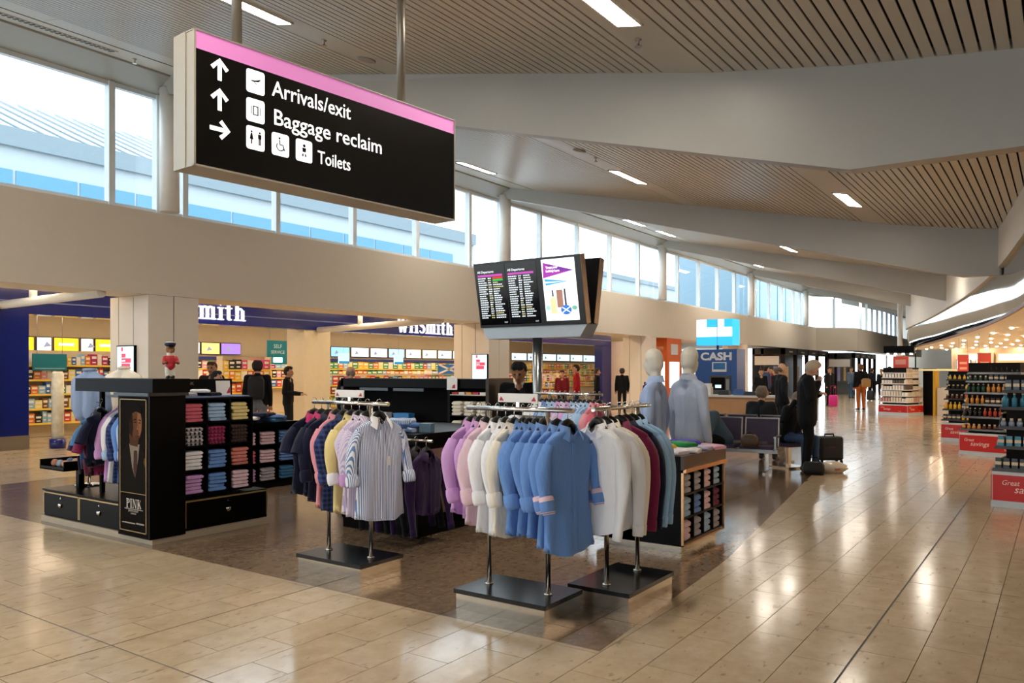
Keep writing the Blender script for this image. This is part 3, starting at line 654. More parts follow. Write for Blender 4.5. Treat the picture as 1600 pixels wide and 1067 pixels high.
# ================================================================== SHIRT SHOP UNITS
GOLD = M('#b79a6c', .35, .6, name='bronze_edge'); WALNUT = M('#3a2a22', .4, name='walnut_edge')
PLINTH = M('#b9aa92', .35, .2, name='steel_plinth')
def drawer(parent, face, a, b, z0, z1, pos):     # face 'y' looks to -Y at y=pos, 'x' looks to +X at x=pos
    d = MB()
    if face == 'y': d.box((a, pos - .018, z0), (b, pos, z1))
    else: d.box((pos, a, z0), (pos + .018, b, z1))
    o = d.build('drawer', BLACK, parent)
    mid = (a + b) / 2; zz = z0 + (z1 - z0) * .5; h = MB(); rings = []
    for k in range(5):
        f = k / 4; w = .03 * math.cos(f * 1.3) + .006; rings.append([(-w, 0, .02 - f * .045), (-w * .6, -.022 * math.sin(PI * (.25 + f * .6)), .02 - f * .045), (w * .6, -.022 * math.sin(PI * (.25 + f * .6)), .02 - f * .045), (w, 0, .02 - f * .045)])
    h.loft(rings)
    if face == 'x': h.v = [(-y, x, z) for x, y, z in h.v]
    c = (mid, pos - .018, zz) if face == 'y' else (pos + .018, mid, zz)
    h.v = [(x + c[0], y + c[1], z + c[2]) for x, y, z in h.v]; h.build('handle', CHROME, o)
    lk = MB().lathe([(.009, 0), (.009, .006)], 10); lk.v = [((x, -z, y) if face == 'y' else (z, x, y)) for x, y, z in lk.v]; lk.v = [(x + c[0], y + c[1], z + z1 - .035) for x, y, z in lk.v]; lk.build('lock', CHROME, o)
    e = MB()
    if face == 'y':
        for p0, p1 in (((a - .014, pos - .02, z1), (b + .014, pos, z1 + .014)), ((a - .014, pos - .02, z0), (a, pos, z1)), ((b, pos - .02, z0), (b + .014, pos, z1))): e.box(p0, p1)
    else:
        for p0, p1 in (((pos, a - .014, z1), (pos + .02, b + .014, z1 + .014)), ((pos, a - .014, z0), (pos + .02, a, z1)), ((pos, b, z0), (pos + .02, b + .014, z1))): e.box(p0, p1)
    e.build('edge_trim', GOLD, o)
def cubbies(parent, x, y0, y1, z0, z1, nc, nr, dep, mat=BLACK, edge=None):   # open pigeonholes looking to +X
    for i in range(nc + 1):
        y = y0 + (y1 - y0) * i / nc; MB().box((x - dep, y - .009, z0), (x, y + .009, z1)).build('divider', mat, parent)
    for j in range(nr + 1):
        z = z0 + (z1 - z0) * j / nr; MB().box((x - dep, y0, z - .009), (x, y1, z + .009)).build('shelf', mat, parent)
    MB().box((x - dep - .015, y0 - .01, z0), (x - dep, y1 + .01, z1)).build('back_panel', mat, parent)
A = thing('display_unit', 'black shirt display unit with a poster pillar, drawers and pigeonholes', 'display unit', (-7.8, 4.7, 0))
MB().box((-8.99, 4.09, 0), (-6.87, 5.4, .06)).build('plinth', PLINTH, A)
MB().box((-8.98, 4.12, .06), (-7.42, 4.85, .33)).build('drawer_case', BLACK, A)
MB().box((-8.99, 4.1, .33), (-7.42, 4.86, .345)).build('worktop', BLACK, A)
drawer(A, 'y', -8.95, -8.24, .085, .305, 4.12); drawer(A, 'y', -8.2, -7.45, .085, .305, 4.12)
MB().box((-7.4, 4.06, .05), (-6.86, 4.42, 1.40)).build('pillar', BLACK, A)
MB().box((-8.25, 4.08, 1.40), (-6.85, 4.46, 1.53)).build('header', BLACK, A); MB().box((-7.43, 4.03, 1.37), (-6.84, 4.44, 1.40)).build('cornice', M('#22252a', .25), A)
MB().box((-8.36, 4.86, .34), (-7.4, 4.9, 1.45)).build('back_panel', BLACKM, A)
MB().tube([(-8.36, 4.45, 1.34), (-7.4, 4.45, 1.34)], .014, 10).build('hanging_rail', CHROME, A)
MB().box((-8.2, 4.3, .345), (-8.16, 4.34, 1.40)).build('upright', BLACKM, A)
cubbies(A, -6.92, 4.43, 5.22, .40, 1.33, 3, 4, .45)
MB().box((-7.4, 4.43, .06), (-6.93, 5.41, .36)).build('drawer_case', BLACK, A); drawer(A, 'x', 4.46, 5.39, .09, .335, -6.93)
MB().box((-7.4, 4.42, 1.34), (-7.3, 5.25, 1.52)).build('header', BLACKM, A)
text('lettering', 'THOMAS PINK', .045, M('#6d5c4c', .5), A, (-7.295 + 7.8, 4.5 - 4.7, 1.46), (R(90), 0, R(90)))
text('lettering', 'JERMYN STREET', .03, M('#6d5c4c', .5), A, (-7.295 + 7.8, 4.5 - 4.7, 1.42), (R(90), 0, R(90)))
MB().box((-7.3, 4.45, 1.34), (-6.94, 5.2, 1.352)).build('price_strip', M('#6f86b8', .4), A)
# poster on the pillar: a man in a dark suit, bronze frame, shop lettering
P = thing('poster', 'tall framed poster of a suited man on the black pillar', 'poster', (-7.13, 4.058, .72))
MB().box((-.235, 0, -.66), (.235, .004, .64)).build('print_ground', M('#120b07', .8, spec=.08, name='poster_brown', var=.5, scale=4), P, world=False)
e = MB()
for a, b in (((-.225, -.008, -.62), (-.218, 0, .62)), ((.218, -.008, -.62), (.225, 0, .62)), ((-.225, -.008, .613), (.225, 0, .62)), ((-.225, -.008, -.62), (.225, 0, -.613)), ((-.225, -.006, -.262), (.225, 0, -.258))): e.box(a, b)
e.build('frame', GOLD, P, world=False)
def pr(poly, h, dz, nm='print'):
    poly = [(.02 + (x - .02) * 1.28, .0 + (y - .0) * 1.18) for x, y in poly]; poly = [(max(-.216, min(.216, x)), max(-.255, min(.6, y))) for x, y in poly]
    MB().flat(poly, 0, dz).build(nm, M(h, .8, var=.15, scale=20, spec=.08), P, world=False, loc=(0, -.0005, 0), rot=(R(90), 0, 0))
pr([(-.2, -.25), (.2, -.25), (.2, .03), (.16, .10), (.08, .16), (.02, .18), (-.08, .16), (-.15, .1), (-.2, -.02)], '#17120e', .0010)        # suit
pr([(-.05, .17), (.085, .17), (.07, .06), (.03, -.10), (-.01, -.02)], '#8a7d70', .0015)                                                    # shirt
pr([(.015, .12), (.055, .12), (.06, .09), (.055, -.02), (.03, -.10), (.005, -.03), (.01, .09)], '#4a352e', .002)                          # tie
pr([(-.05, .25), (-.04, .16), (.06, .15), (.08, .22)], '#4f3322', .0018)                                                                   # neck
pr(arc(.045, .33, .074, .128, -110, 250, 20), '#5f3d28', .0022); pr([(.06, .44), (.1, .42), (.117, .36), (.112, .28), (.09, .225), (.07, .22), (.075, .3), (.06, .36)], '#8a5c40', .0025)                                                                            # face
pr([(-.035, .45), (-.06, .36), (-.045, .26), (-.01, .22), (.005, .3), (-.005, .4)], '#28180f', .0026)                                      # shaded jaw print
pr([(-.05, .33), (-.055, .45), (-.01, .49), (.06, .49), (.12, .45), (.11, .41), (.04, .43), (-.02, .41), (-.03, .36)], '#120c09', .003)    # hair
pr([(.01, .365), (.045, .372), (.045, .362), (.01, .355)], '#1d120c', .003); pr([(.075, .368), (.108, .362), (.108, .352), (.075, .36)], '#1d120c', .003)
pr([(.015, .345), (.042, .349), (.042, .338), (.015, .336)], '#2a1810', .003); pr([(.078, .345), (.102, .342), (.1, .334), (.078, .336)], '#2a1810', .003)
pr([(.058, .345), (.07, .3), (.078, .285), (.052, .285)], '#8a5c3e', .003); pr([(.035, .262), (.085, .262), (.078, .25), (.042, .25)], '#6b3a2c', .003)
pr([(.02, .24), (.095, .24), (.08, .212), (.04, .208)], '#4f3323', .0028)
pr([(.15, .07), (.2, .06), (.2, -.04), (.17, -.02), (.14, .03)], '#6a4c26', .0016)
pm = MB(); wd = serif(pm, 'PINK', .085, gap=.1, z=.002); pm.build('lettering', M('#cfc9c0', .4), P, world=False, loc=(-wd / 2 + .01, -.0005, -.40), rot=(R(90), 0, 0))
MB().box((-.15, -.003, -.412), (.16, 0, -.408)).build('rule', M('#cfc9c0', .4), P, world=False)
text('lettering', 'JERMYN STREET', .024, M('#a89f92', .4), P, (0, -.001, -.436), (R(90), 0, 0), align='CENTER'); text('lettering', 'LONDON', .02, M('#a89f92', .4), P, (0, -.001, -.458), (R(90), 0, 0), align='CENTER')
MB().box((-.19, -.003, -.548), (-.16, 0, -.54)).box((-.15, -.003, -.548), (.03, 0, -.538)).box((.05, -.003, -.545), (.18, 0, -.532)).build('small_print', M('#a89f92', .4), P, world=False)
for i, (c, d, x) in enumerate((('lilac', 'lilac shirt', -7.98), ('white', 'white shirt', -7.9), ('navycheck', 'navy checked shirt', -7.82), ('cornflower', 'bright blue shirt', -7.74), ('sky', 'pale blue shirt', -7.66), ('palepink', 'pale pink shirt', -7.58), ('sky', 'pale blue shirt', -7.5))):
    shirt('%s, %s on the rail beside the poster pillar' % (d, ORD[i]), (x, 4.45, 1.355), R(90 + (i * 29 % 13) - 6), FB[c], FB['sky'] if c == 'white' else None, None, 'rolled', .78, 80 + i, group='shirts on the rail beside the poster pillar', dep=.036)
for i, (c, x, z, ln) in enumerate((('purple', -8.28, 1.20, .4), ('teal', -8.2, 1.26, .36), ('burgundy', -8.12, 1.2, .42), ('navy', -8.06, 1.3, .5))):
    shirt('small dark knit top, %s on the outer end of the poster unit rail' % ORD[i], (x, 4.3 - .02 * i, z), R(70 + 9 * i), FB[c], None, None, 'short', ln, 90 + i, group='dark knit tops at the unit end', hw=.16, dep=.035, name='knit_top', cat='top')
tr = thing('tie_tray', 'shallow black tray of rolled ties beside the poster unit', 'tray', (-8.78, 4.3, .56))
for a, b in (((-.22, -.22, 0), (.3, .22, .012)), ((-.22, -.22, 0), (-.205, .22, .1)), ((.285, -.22, 0), (.3, .22, .1)), ((-.22, -.22, 0), (.3, -.205, .035)), ((-.22, .205, 0), (.3, .22, .1))): MB().box(a, b).build('tray_side', BLACK, tr, world=False)
MB().box((.1, .0, -.215), (.16, .06, 0)).build('bracket', BLACK, tr, world=False)
for i in range(8):
    hx = ('#b5785f', '#8c9aa5', '#c98a6b', '#a8685a', '#5f7a9c', '#c79a86', '#9c6a72', '#d0a890')[i]
    m = MB().lathe([(.0, -.02), (.036, -.02), (.04, 0), (.036, .02), (0, .02)], 12)
    tag(m.build('rolled_tie', fabric(hx), None, loc=(-8.92 + (i % 4) * .115, 4.2 + (i // 4) * .16, .615), rot=(R(70), 0, R(20))), '%s rolled tie in the shallow black tray' % ('copper', 'grey', 'orange', 'russet', 'blue', 'beige', 'plum', 'peach')[i], 'tie', 'rolled ties in the tray')
grid = [('rose', 'sky', 'yellow'), ('bw', 'magenta', 'brown'), ('white', 'blue', 'salmon'), ('lilac', 'cornflower', 'palepink')]
cn = {'rose': 'rose pink', 'sky': 'pale blue', 'yellow': 'pale yellow', 'bw': 'black and white checked', 'magenta': 'magenta checked', 'brown': 'brown checked', 'white': 'white', 'blue': 'mid blue', 'salmon': 'salmon', 'lilac': 'lilac', 'cornflower': 'cornflower blue', 'palepink': 'pale pink'}
for r_ in range(4):
    for c_ in range(3):
        c = grid[r_][c_]; y = 4.43 + (c_ + .5) * .79 / 3; z = .40 + (3 - r_) * .2325 + .01
        for k in range(5):
            folded('folded %s shirt, %s up in its pigeonhole beside the poster pillar' % (cn[c], ORD[k]), -7.055 + random.uniform(-.008, .008), y + random.uniform(-.01, .01), z + k * .0355, R(90 + random.uniform(-4, 4)), FB[c], .205, .23, .036, 'folded %s shirts' % cn[c], k + r_)
o = tag(MB().box((-.075, -.003, 0), (.075, .003, .15)).build('sign_card', WHITE2, None, loc=(-7.12, 5.02, 1.353), rot=(R(-8), 0, R(80))), 'white card with a red corner standing on the pigeonhole unit', 'sign')
MB().flat([(.03, .02), (.07, .02), (.07, .09)], 0, .001).build('red_mark', M('#c02040', .5), o, world=False, loc=(0, -.004, 0), rot=(R(90), 0, 0))
for i, (c, x, y) in enumerate((('grey', -7.12, 4.62), ('black', -7.1, 4.84), ('white', -7.14, 4.75))):
    folded('crumpled %s shirt lying on top of the pigeonholes' % ('grey', 'black', 'white')[i], x, y, 1.353 + (.03 if i == 2 else 0), R(60 + 40 * i), FB[c], .16, .2, .035, None, i)
# shirt busts and the small figurine on top are built with the bodies below
# ---------- low pigeonhole table behind it
Cc = thing('display_table', 'low black pigeonhole table behind the poster unit', 'display table', (-9.3, 7.0, 0))
MB().box((-9.75, 6.5, 0), (-8.93, 7.5, .08)).build('plinth', BLACKM, Cc); cubbies(Cc, -8.92, 6.52, 7.48, .1, .84, 3, 3, .4)
MB().box((-9.76, 6.49, .84), (-8.91, 7.51, .9)).build('table_top', BLACK, Cc); MB().box((-9.75, 6.52, .08), (-9.34, 7.48, .84)).build('case', BLACK, Cc)
g2 = [('palepink', 'palepink', 'blue'), ('rose', 'palepink', 'cornflower'), ('lilac', 'grey', 'teal')]
for r_ in range(3):
    for c_ in range(3):
        for k in range(4):
            folded('folded shirt, %s up, %s column, %s row of the low table' % (ORD[k], ORD[c_], ORD[2 - r_]), -9.03, 6.52 + (c_ + .5) * .32, .11 + (2 - r_) * .247 + k * .042, R(90 + random.uniform(-4, 4)), FB[g2[r_][c_]], .24, .2, .042, 'folded shirts in the low table', k)
for i, (c, x, y, z) in enumerate((('navy', -9.1, 6.75, .9), ('teal', -9.15, 7.2, .9), ('white', -9.05, 6.7, .945), ('blue', -9.12, 7.2, .945), ('cornflower', -9.25, 6.95, .945), ('navy', -9.1, 7.0, .985))):
    folded('loosely folded shirt, %s in the heap on the low table' % ORD[i], x, y, z, R(80 + 25 * i), FB[c], .3, .36, .045, 'heap of shirts on the low table', i)
# ---------- central cabinet, tall unit and till
B = thing('display_cabinet', 'black cabinet with a bronze floral panel behind the striped shirt rack', 'cabinet', (-5.6, 6.4, 0))
MB().box((-6.1, 5.72, 0), (-5.07, 7.1, .1)).build('plinth', BLACKM, B); MB().box((-6.1, 5.7, .1), (-5.06, 7.1, .96)).build('case', BLACK, B); MB().box((-6.15, 5.62, .96), (-5.02, 7.15, 1.0)).build('worktop', BLACK, B)
MB().box((-5.06, 5.85, .2), (-5.05, 6.95, .84)).build('floral_panel', M('#8a6a5e', .45, name='floral_print', var=.55, scale=22), B)
MB().tube([(-5.5, 5.52, .96), (-4.72, 5.52, .96)], .013, 10).build('hanging_rail', CHROME, B)
for s in (-5.47, -5.1): MB().box((s - .012, 5.5, .95), (s + .012, 5.64, .97)).build('rail_bracket', CHROME, B)
for i in range(6):
    shirt('dark purple jumper, %s on the low rail of the black cabinet' % ORD[i], (-5.42 + i * .125, 5.52, .975), R(88 + (i * 17 % 9)), FB['purple'] if i % 2 else FB['black'], None, None, 'full', .56, 110 + i, group='dark jumpers on the low rail', dep=.045, name='jumper', cat='jumper')
for i, (c, x, y, z, a) in enumerate((('bluestripe', -5.6, 5.85, 1.0, 10), ('sky', -5.58, 5.87, 1.04, 60), ('bluestripe', -5.4, 5.9, 1.0, 100), ('cornflower', -5.38, 5.88, 1.04, 150), ('bluestripe', -5.42, 5.86, 1.08, 30))):
    folded('loose blue striped shirt, %s in the heap on the black cabinet' % ORD[i], x, y, z, R(a), FB[c], .26, .3, .05, 'blue shirts on the black cabinet', i)
tag(MB().box((-.06, -.05, 0), (.06, .05, .07)).box((-.062, -.052, .07), (.062, .052, .085)).build('gift_box', M('#5d7f92', .4), None, loc=(-5.16, 5.95, 1.0), rot=(0, 0, .3)), 'small grey-blue lidded box on the black cabinet', 'box')
B2 = thing('wall_unit', 'tall black shop unit behind the cabinets with white folded shirts', 'display unit', (-7.2, 8.3, 0))
MB().box((-8.6, 8.3, 0), (-5.92, 8.5, 1.5)).build('back_panel', BLACKM, B2); MB().box((-8.6, 8.02, 1.38), (-5.92, 8.5, 1.5)).build('header', BLACK, B2)
MB().box((-8.6, 8.02, 0), (-8.55, 8.5, 1.5)).build('side_panel', WALNUT, B2); MB().box((-5.95, 7.98, 0), (-5.9, 8.52, 1.51)).build('side_panel', WALNUT, B2); MB().box((-6.6, 8.02, 0), (-6.56, 8.5, 1.5)).build('side_panel', BLACK, B2)
for z in (.5, .78, 1.03, 1.3): MB().box((-6.56, 8.02, z - .012), (-5.95, 8.3, z)).build('shelf', M('#d9d2c6', .4) if z > 1.2 else BLACK, B2)
MB().box((-8.55, 8.02, 0), (-6.6, 8.3, .92)).build('base_cabinet', BLACK, B2)
for x in (-8.2, -7.55): MB().box((x, 8.0, 1.33), (x + .55, 8.02, 1.37)).build('light_pelmet', M('#22303c', .3), B2)
for r_ in range(3):
    for c_ in range(3):
        for k in range(4): folded('folded %s shirt, %s up, %s stack, %s shelf of the tall unit' % ('pink' if r_ < 1 else 'white', ORD[k], ORD[c_], ORD[r_]), -6.46 + c_ * .2, 8.12, (.5, .78, 1.03)[r_] + k * .045, 0, FB['palepink' if r_ < 1 else 'cream'], .15, .2, .045, 'folded shirts in the tall unit', k)
for i in range(5): tag(MB().box((-.045, -.06, 0), (.045, .06, .03)).box((-.046, -.061, .022), (.046, .061, .031)).build('shirt_box', M(('#d04a3a', '#e8e2da', '#e0a04a', '#b8304a', '#f0ece4')[i], .5), None, loc=(-6.5 + i * .115, 8.1, 1.3)), 'flat boxed accessory, %s along the top shelf of the tall unit' % ORD[i], 'box', 'boxes on the tall unit')
cd = tag(MB().box((-.085, -.003, 0), (.085, .003, .17)).build('sign_card', WHITE2, None, loc=(-6.5, 7.99, 1.36)), 'white card with red motif on the tall black unit', 'sign')
MB().flat([(.0, .02), (.06, .02), (.05, .07), (.02, .06)], 0, .001).build('red_mark', M('#c02040', .5), cd, world=False, loc=(0, -.004, 0), rot=(R(90), 0, 0))
for i in range(3): tag(MB().box((-.14, -.06, 0), (.14, .06, .1)).box((-.143, -.063, .075), (.143, .063, .105)).build('gift_box', M(('#4b3f9a', '#e6e4e6', '#2f7fc0')[i], .45), None, loc=(-8.3 + i * .42, 8.12, .92)), ('violet', 'white', 'blue')[i] + ' gift box on the tall black unit', 'box', 'gift boxes on the tall unit')
T = thing('till_desk', 'black till desk with sloping top in front of the staff man', 'desk', (-4.95, 6.9, 0))
MB().hexa([(-5.0, 6.72, 0), (-4.62, 6.72, 0), (-4.62, 7.2, 0), (-5.0, 7.2, 0), (-5.0, 6.72, .96), (-4.62, 6.72, .96), (-4.62, 7.2, 1.08), (-5.0, 7.2, 1.08)]).build('case', BLACK, T)
MB().hexa([(-5.04, 6.68, .96), (-4.58, 6.68, .96), (-4.58, 7.24, 1.09), (-5.04, 7.24, 1.09), (-5.04, 6.68, .985), (-4.58, 6.68, .985), (-4.58, 7.24, 1.115), (-5.04, 7.24, 1.115)]).build('sloping_top', M('#15161a', .25), T)
# ---------- pigeonhole table at the walkway corner
D = thing('display_table', 'black pigeonhole table with bronze edges beside the walkway', 'display table', (-3.1, 7.0, 0))
MB().box((-3.5, 6.58, 0), (-2.76, 7.44, .07)).build('plinth', CHROME, D); MB().box((-3.56, 6.5, .07), (-3.12, 7.5, .74)).build('case', BLACK, D)
MB().box((-3.56, 6.5, .07), (-2.71, 6.52, .74)).build('front_panel', BLACK, D); cubbies(D, -2.715, 6.53, 7.49, .1, .72, 4, 3, .38)
MB().box((-3.58, 6.48, .74), (-2.69, 7.52, .86)).build('table_top', M('#4a3a2e', .35, name='bronze_board'), D); MB().box((-3.57, 6.478, .74), (-2.72, 6.48, .858)).build('front_fascia', BLACK, D)
e = MB()
for a, b in (((-2.72, 6.49, .07), (-2.70, 6.505, .75)), ((-2.72, 7.495, .07), (-2.70, 7.51, .75)), ((-2.72, 6.49, .715), (-2.675, 7.53, .75)), ((-2.72, 6.49, .07), (-2.70, 7.51, .085))): MB().box(a, b).build('edge_trim', M('#d8a878', .25, .8, name='copper_edge'), D)
g3 = [('grey', 'grey', 'palepink', 'sky'), ('sky', 'cornflower', 'palepink', 'burgundy'), ('palepink', 'grey', 'sky', 'grey')]
for r_ in range(3):
    for c_ in range(4):
        for k in range(3): folded('folded shirt, %s up, %s column, %s row of the walkway table' % (ORD[k], ORD[c_], ORD[2 - r_]), -2.83, 6.53 + (c_ + .5) * .24, .11 + (2 - r_) * .207 + k * .056, R(90 + random.uniform(-4, 4)), FB[g3[r_][c_]], .17, .2, .05, 'folded shirts in the walkway table', k)
for i, (hx, x, y, a) in enumerate((('#e8e2ee', -2.9, 6.66, 80), ('#d8dff0', -3.1, 6.62, 95), ('#f2c53a', -3.05, 6.75, 60), ('#e9e6ee', -2.85, 6.85, 100), ('#1f8a4a', -2.95, 7.0, 70), ('#c9c3dc', -2.85, 7.2, 85), ('#4b3fb0', -3.0, 7.25, 50), ('#efe9f2', -3.1, 7.1, 90), ('#d9a8c0', -2.8, 7.32, 75))):
    folded('folded %s shirt lying on the walkway table' % ('white', 'pale blue', 'yellow', 'off-white', 'green', 'lavender', 'violet', 'ivory', 'mauve')[i], x, y, .86 + (.04 if i in (2, 4, 6) else 0), R(a), fabric(hx), .2, .3, .04, 'shirts on the walkway table', i)
# ================================================================== HANGING SIGN
SG = thing('hanging_sign', 'long black illuminated direction sign with pink top band hanging from the ceiling', 'sign', (-4.32, 2.84, 2.85), R(85.5))
SIDE = M('#b9b2a4', .4, .3, name='sign_casing'); LW, LH, LT = 2.297, .835, .24
SBLK = M('#050505', .25, name='sign_black', var=0); SPNK = M('#d884c4', emit=.4, name='sign_pink_light'); SWHT = M('#ffffff', emit=.9, name='sign_white_light')
MB().box((.002, .012, .012), (LW - .002, LT - .012, LH - .01)).build('casing', SIDE, SG, world=False)
e = MB()
for a, b in (((0, 0, 0), (LW, LT, .012)), ((0, 0, LH - .008), (LW, LT, LH)), ((0, 0, 0), (.012, .02, LH)), ((LW - .008, 0, 0), (LW, .02, LH)), ((0, .1, 0), (-.004, LT, LH)), ((0, LT - .02, 0), (.012, LT, LH)), ((LW - .012, LT - .02, 0), (LW, LT, LH))): e.box(a, b)
e.build('frame', SIDE, SG, world=False)
for y, f in ((.008, 0), (LT - .012, 1)):
    MB().box((.012, y, .012), (LW - .008, y + .004, .718)).build('black_face', SBLK, SG, world=False); MB().box((.012, y, .718), (LW - .008, y + .004, LH - .008)).build('pink_band', SPNK, SG, world=False)
for u in (.36, 1.80): MB().tube([(u, LT / 2, LH), (u, LT / 2, 2.2)], .034, 14).build('hanging_pole', M('#8d867c', .35, .5, name='pole_grey'), SG, world=False)
FR = (R(90), 0, 0)
def arrow(cx, cy, ang):
    m = MB(); w = .027; m.stroke([(0, -.066), (0, .052)], w); m.stroke([(-.052, .006), (0, .06), (.052, .006)], w); m.flat([(-.014, .05), (.014, .05), (0, .072)])
    m.v = [(x * math.cos(ang) - y * math.sin(ang), x * math.sin(ang) + y * math.cos(ang), z) for x, y, z in m.v]
    m.build('arrow', SWHT, SG, world=False, loc=(cx, .0065, cy), rot=FR)
arrow(.172, .627, 0); arrow(.172, .44, 0); arrow(.172, .257, -PI / 2)
def icon(cx, cy):
    return MB().flat(rrect(0, 0, .134, .15, .018), 0, .0015).build('icon_tile', SWHT, SG, world=False, loc=(cx, .0065, cy), rot=FR)
def ink(par, polys):
    m = MB()
    for p in polys: m.flat(p, .0016, .0028)
    m.build('pictogram', SBLK, par, world=False)
i1 = icon(.425, .623); ink(i1, [[(-.042, .004), (.0, .01), (.03, .022), (.038, .02), (.02, .004), (-.02, -.002)], [(-.02, .004), (-.008, .0), (.012, -.014), (.004, -.014)]])
i2 = icon(.425, .437); ink(i2, [[(-.02, -.03), (-.013, -.03), (-.013, .03), (-.02, .03)], [(.013, -.03), (.02, -.03), (.02, .03), (.013, .03)], [(-.02, .024), (.02, .024), (.02, .03), (-.02, .03)], [(-.02, -.03), (.02, -.03), (.02, -.024), (-.02, -.024)], [(-.034, -.026), (-.03, -.026), (-.03, .026), (-.034, .026)], [(.03, -.026), (.034, -.026), (.034, .026), (.03, .026)]])
c8 = lambda x, y, r: [(x + r * math.cos(a * PI / 4), y + r * math.sin(a * PI / 4)) for a in range(8)]
i3 = icon(.425, .258); ink(i3, [c8(-.03, .04, .007), [(-.035, .03), (-.025, .03), (-.017, -.01), (-.043, -.01)], [(-.036, -.01), (-.031, -.01), (-.031, -.04), (-.036, -.04)], [(-.029, -.01), (-.024, -.01), (-.024, -.04), (-.029, -.04)], c8(.03, .04, .007), [(.018, .03), (.042, .03), (.042, 0), (.018, 0)], [(.022, 0), (.029, 0), (.029, -.04), (.022, -.04)], [(.031, 0), (.038, 0), (.038, -.04), (.031, -.04)]])
i4 = icon(.613, .258); m = MB(); m.flat(c8(-.008, .042, .008), .0016, .0028); m.stroke([(-.008, .03), (-.006, .0), (.018, .0), (.03, -.035)], .008, .0016, .0028); m.stroke(arc(-.002, -.012, .028, .028, 140, 350, 12), .006, .0016, .0028); m.build('pictogram', SBLK, i4, world=False)
i5 = icon(.801, .258); ink(i5, [c8(0, .035, .011), [(-.016, .02), (.016, .02), (.012, -.008), (-.012, -.008)], [(-.014, -.02), (-.006, -.02), (-.006, -.04), (-.018, -.036)], [(.006, -.02), (.014, -.02), (.018, -.036), (.006, -.04)]])
text('lettering', 'Arrivals/exit', .148, SWHT, SG, (.549, .0075, .572), FR, bold=.0008, width=.657)
text('lettering', 'Baggage reclaim', .148, SWHT, SG, (.556, .0075, .385), FR, bold=.0008, width=.944)
text('lettering', 'Toilets', .128, SWHT, SG, (.915, .0075, .2), FR, bold=.0007, width=.287)
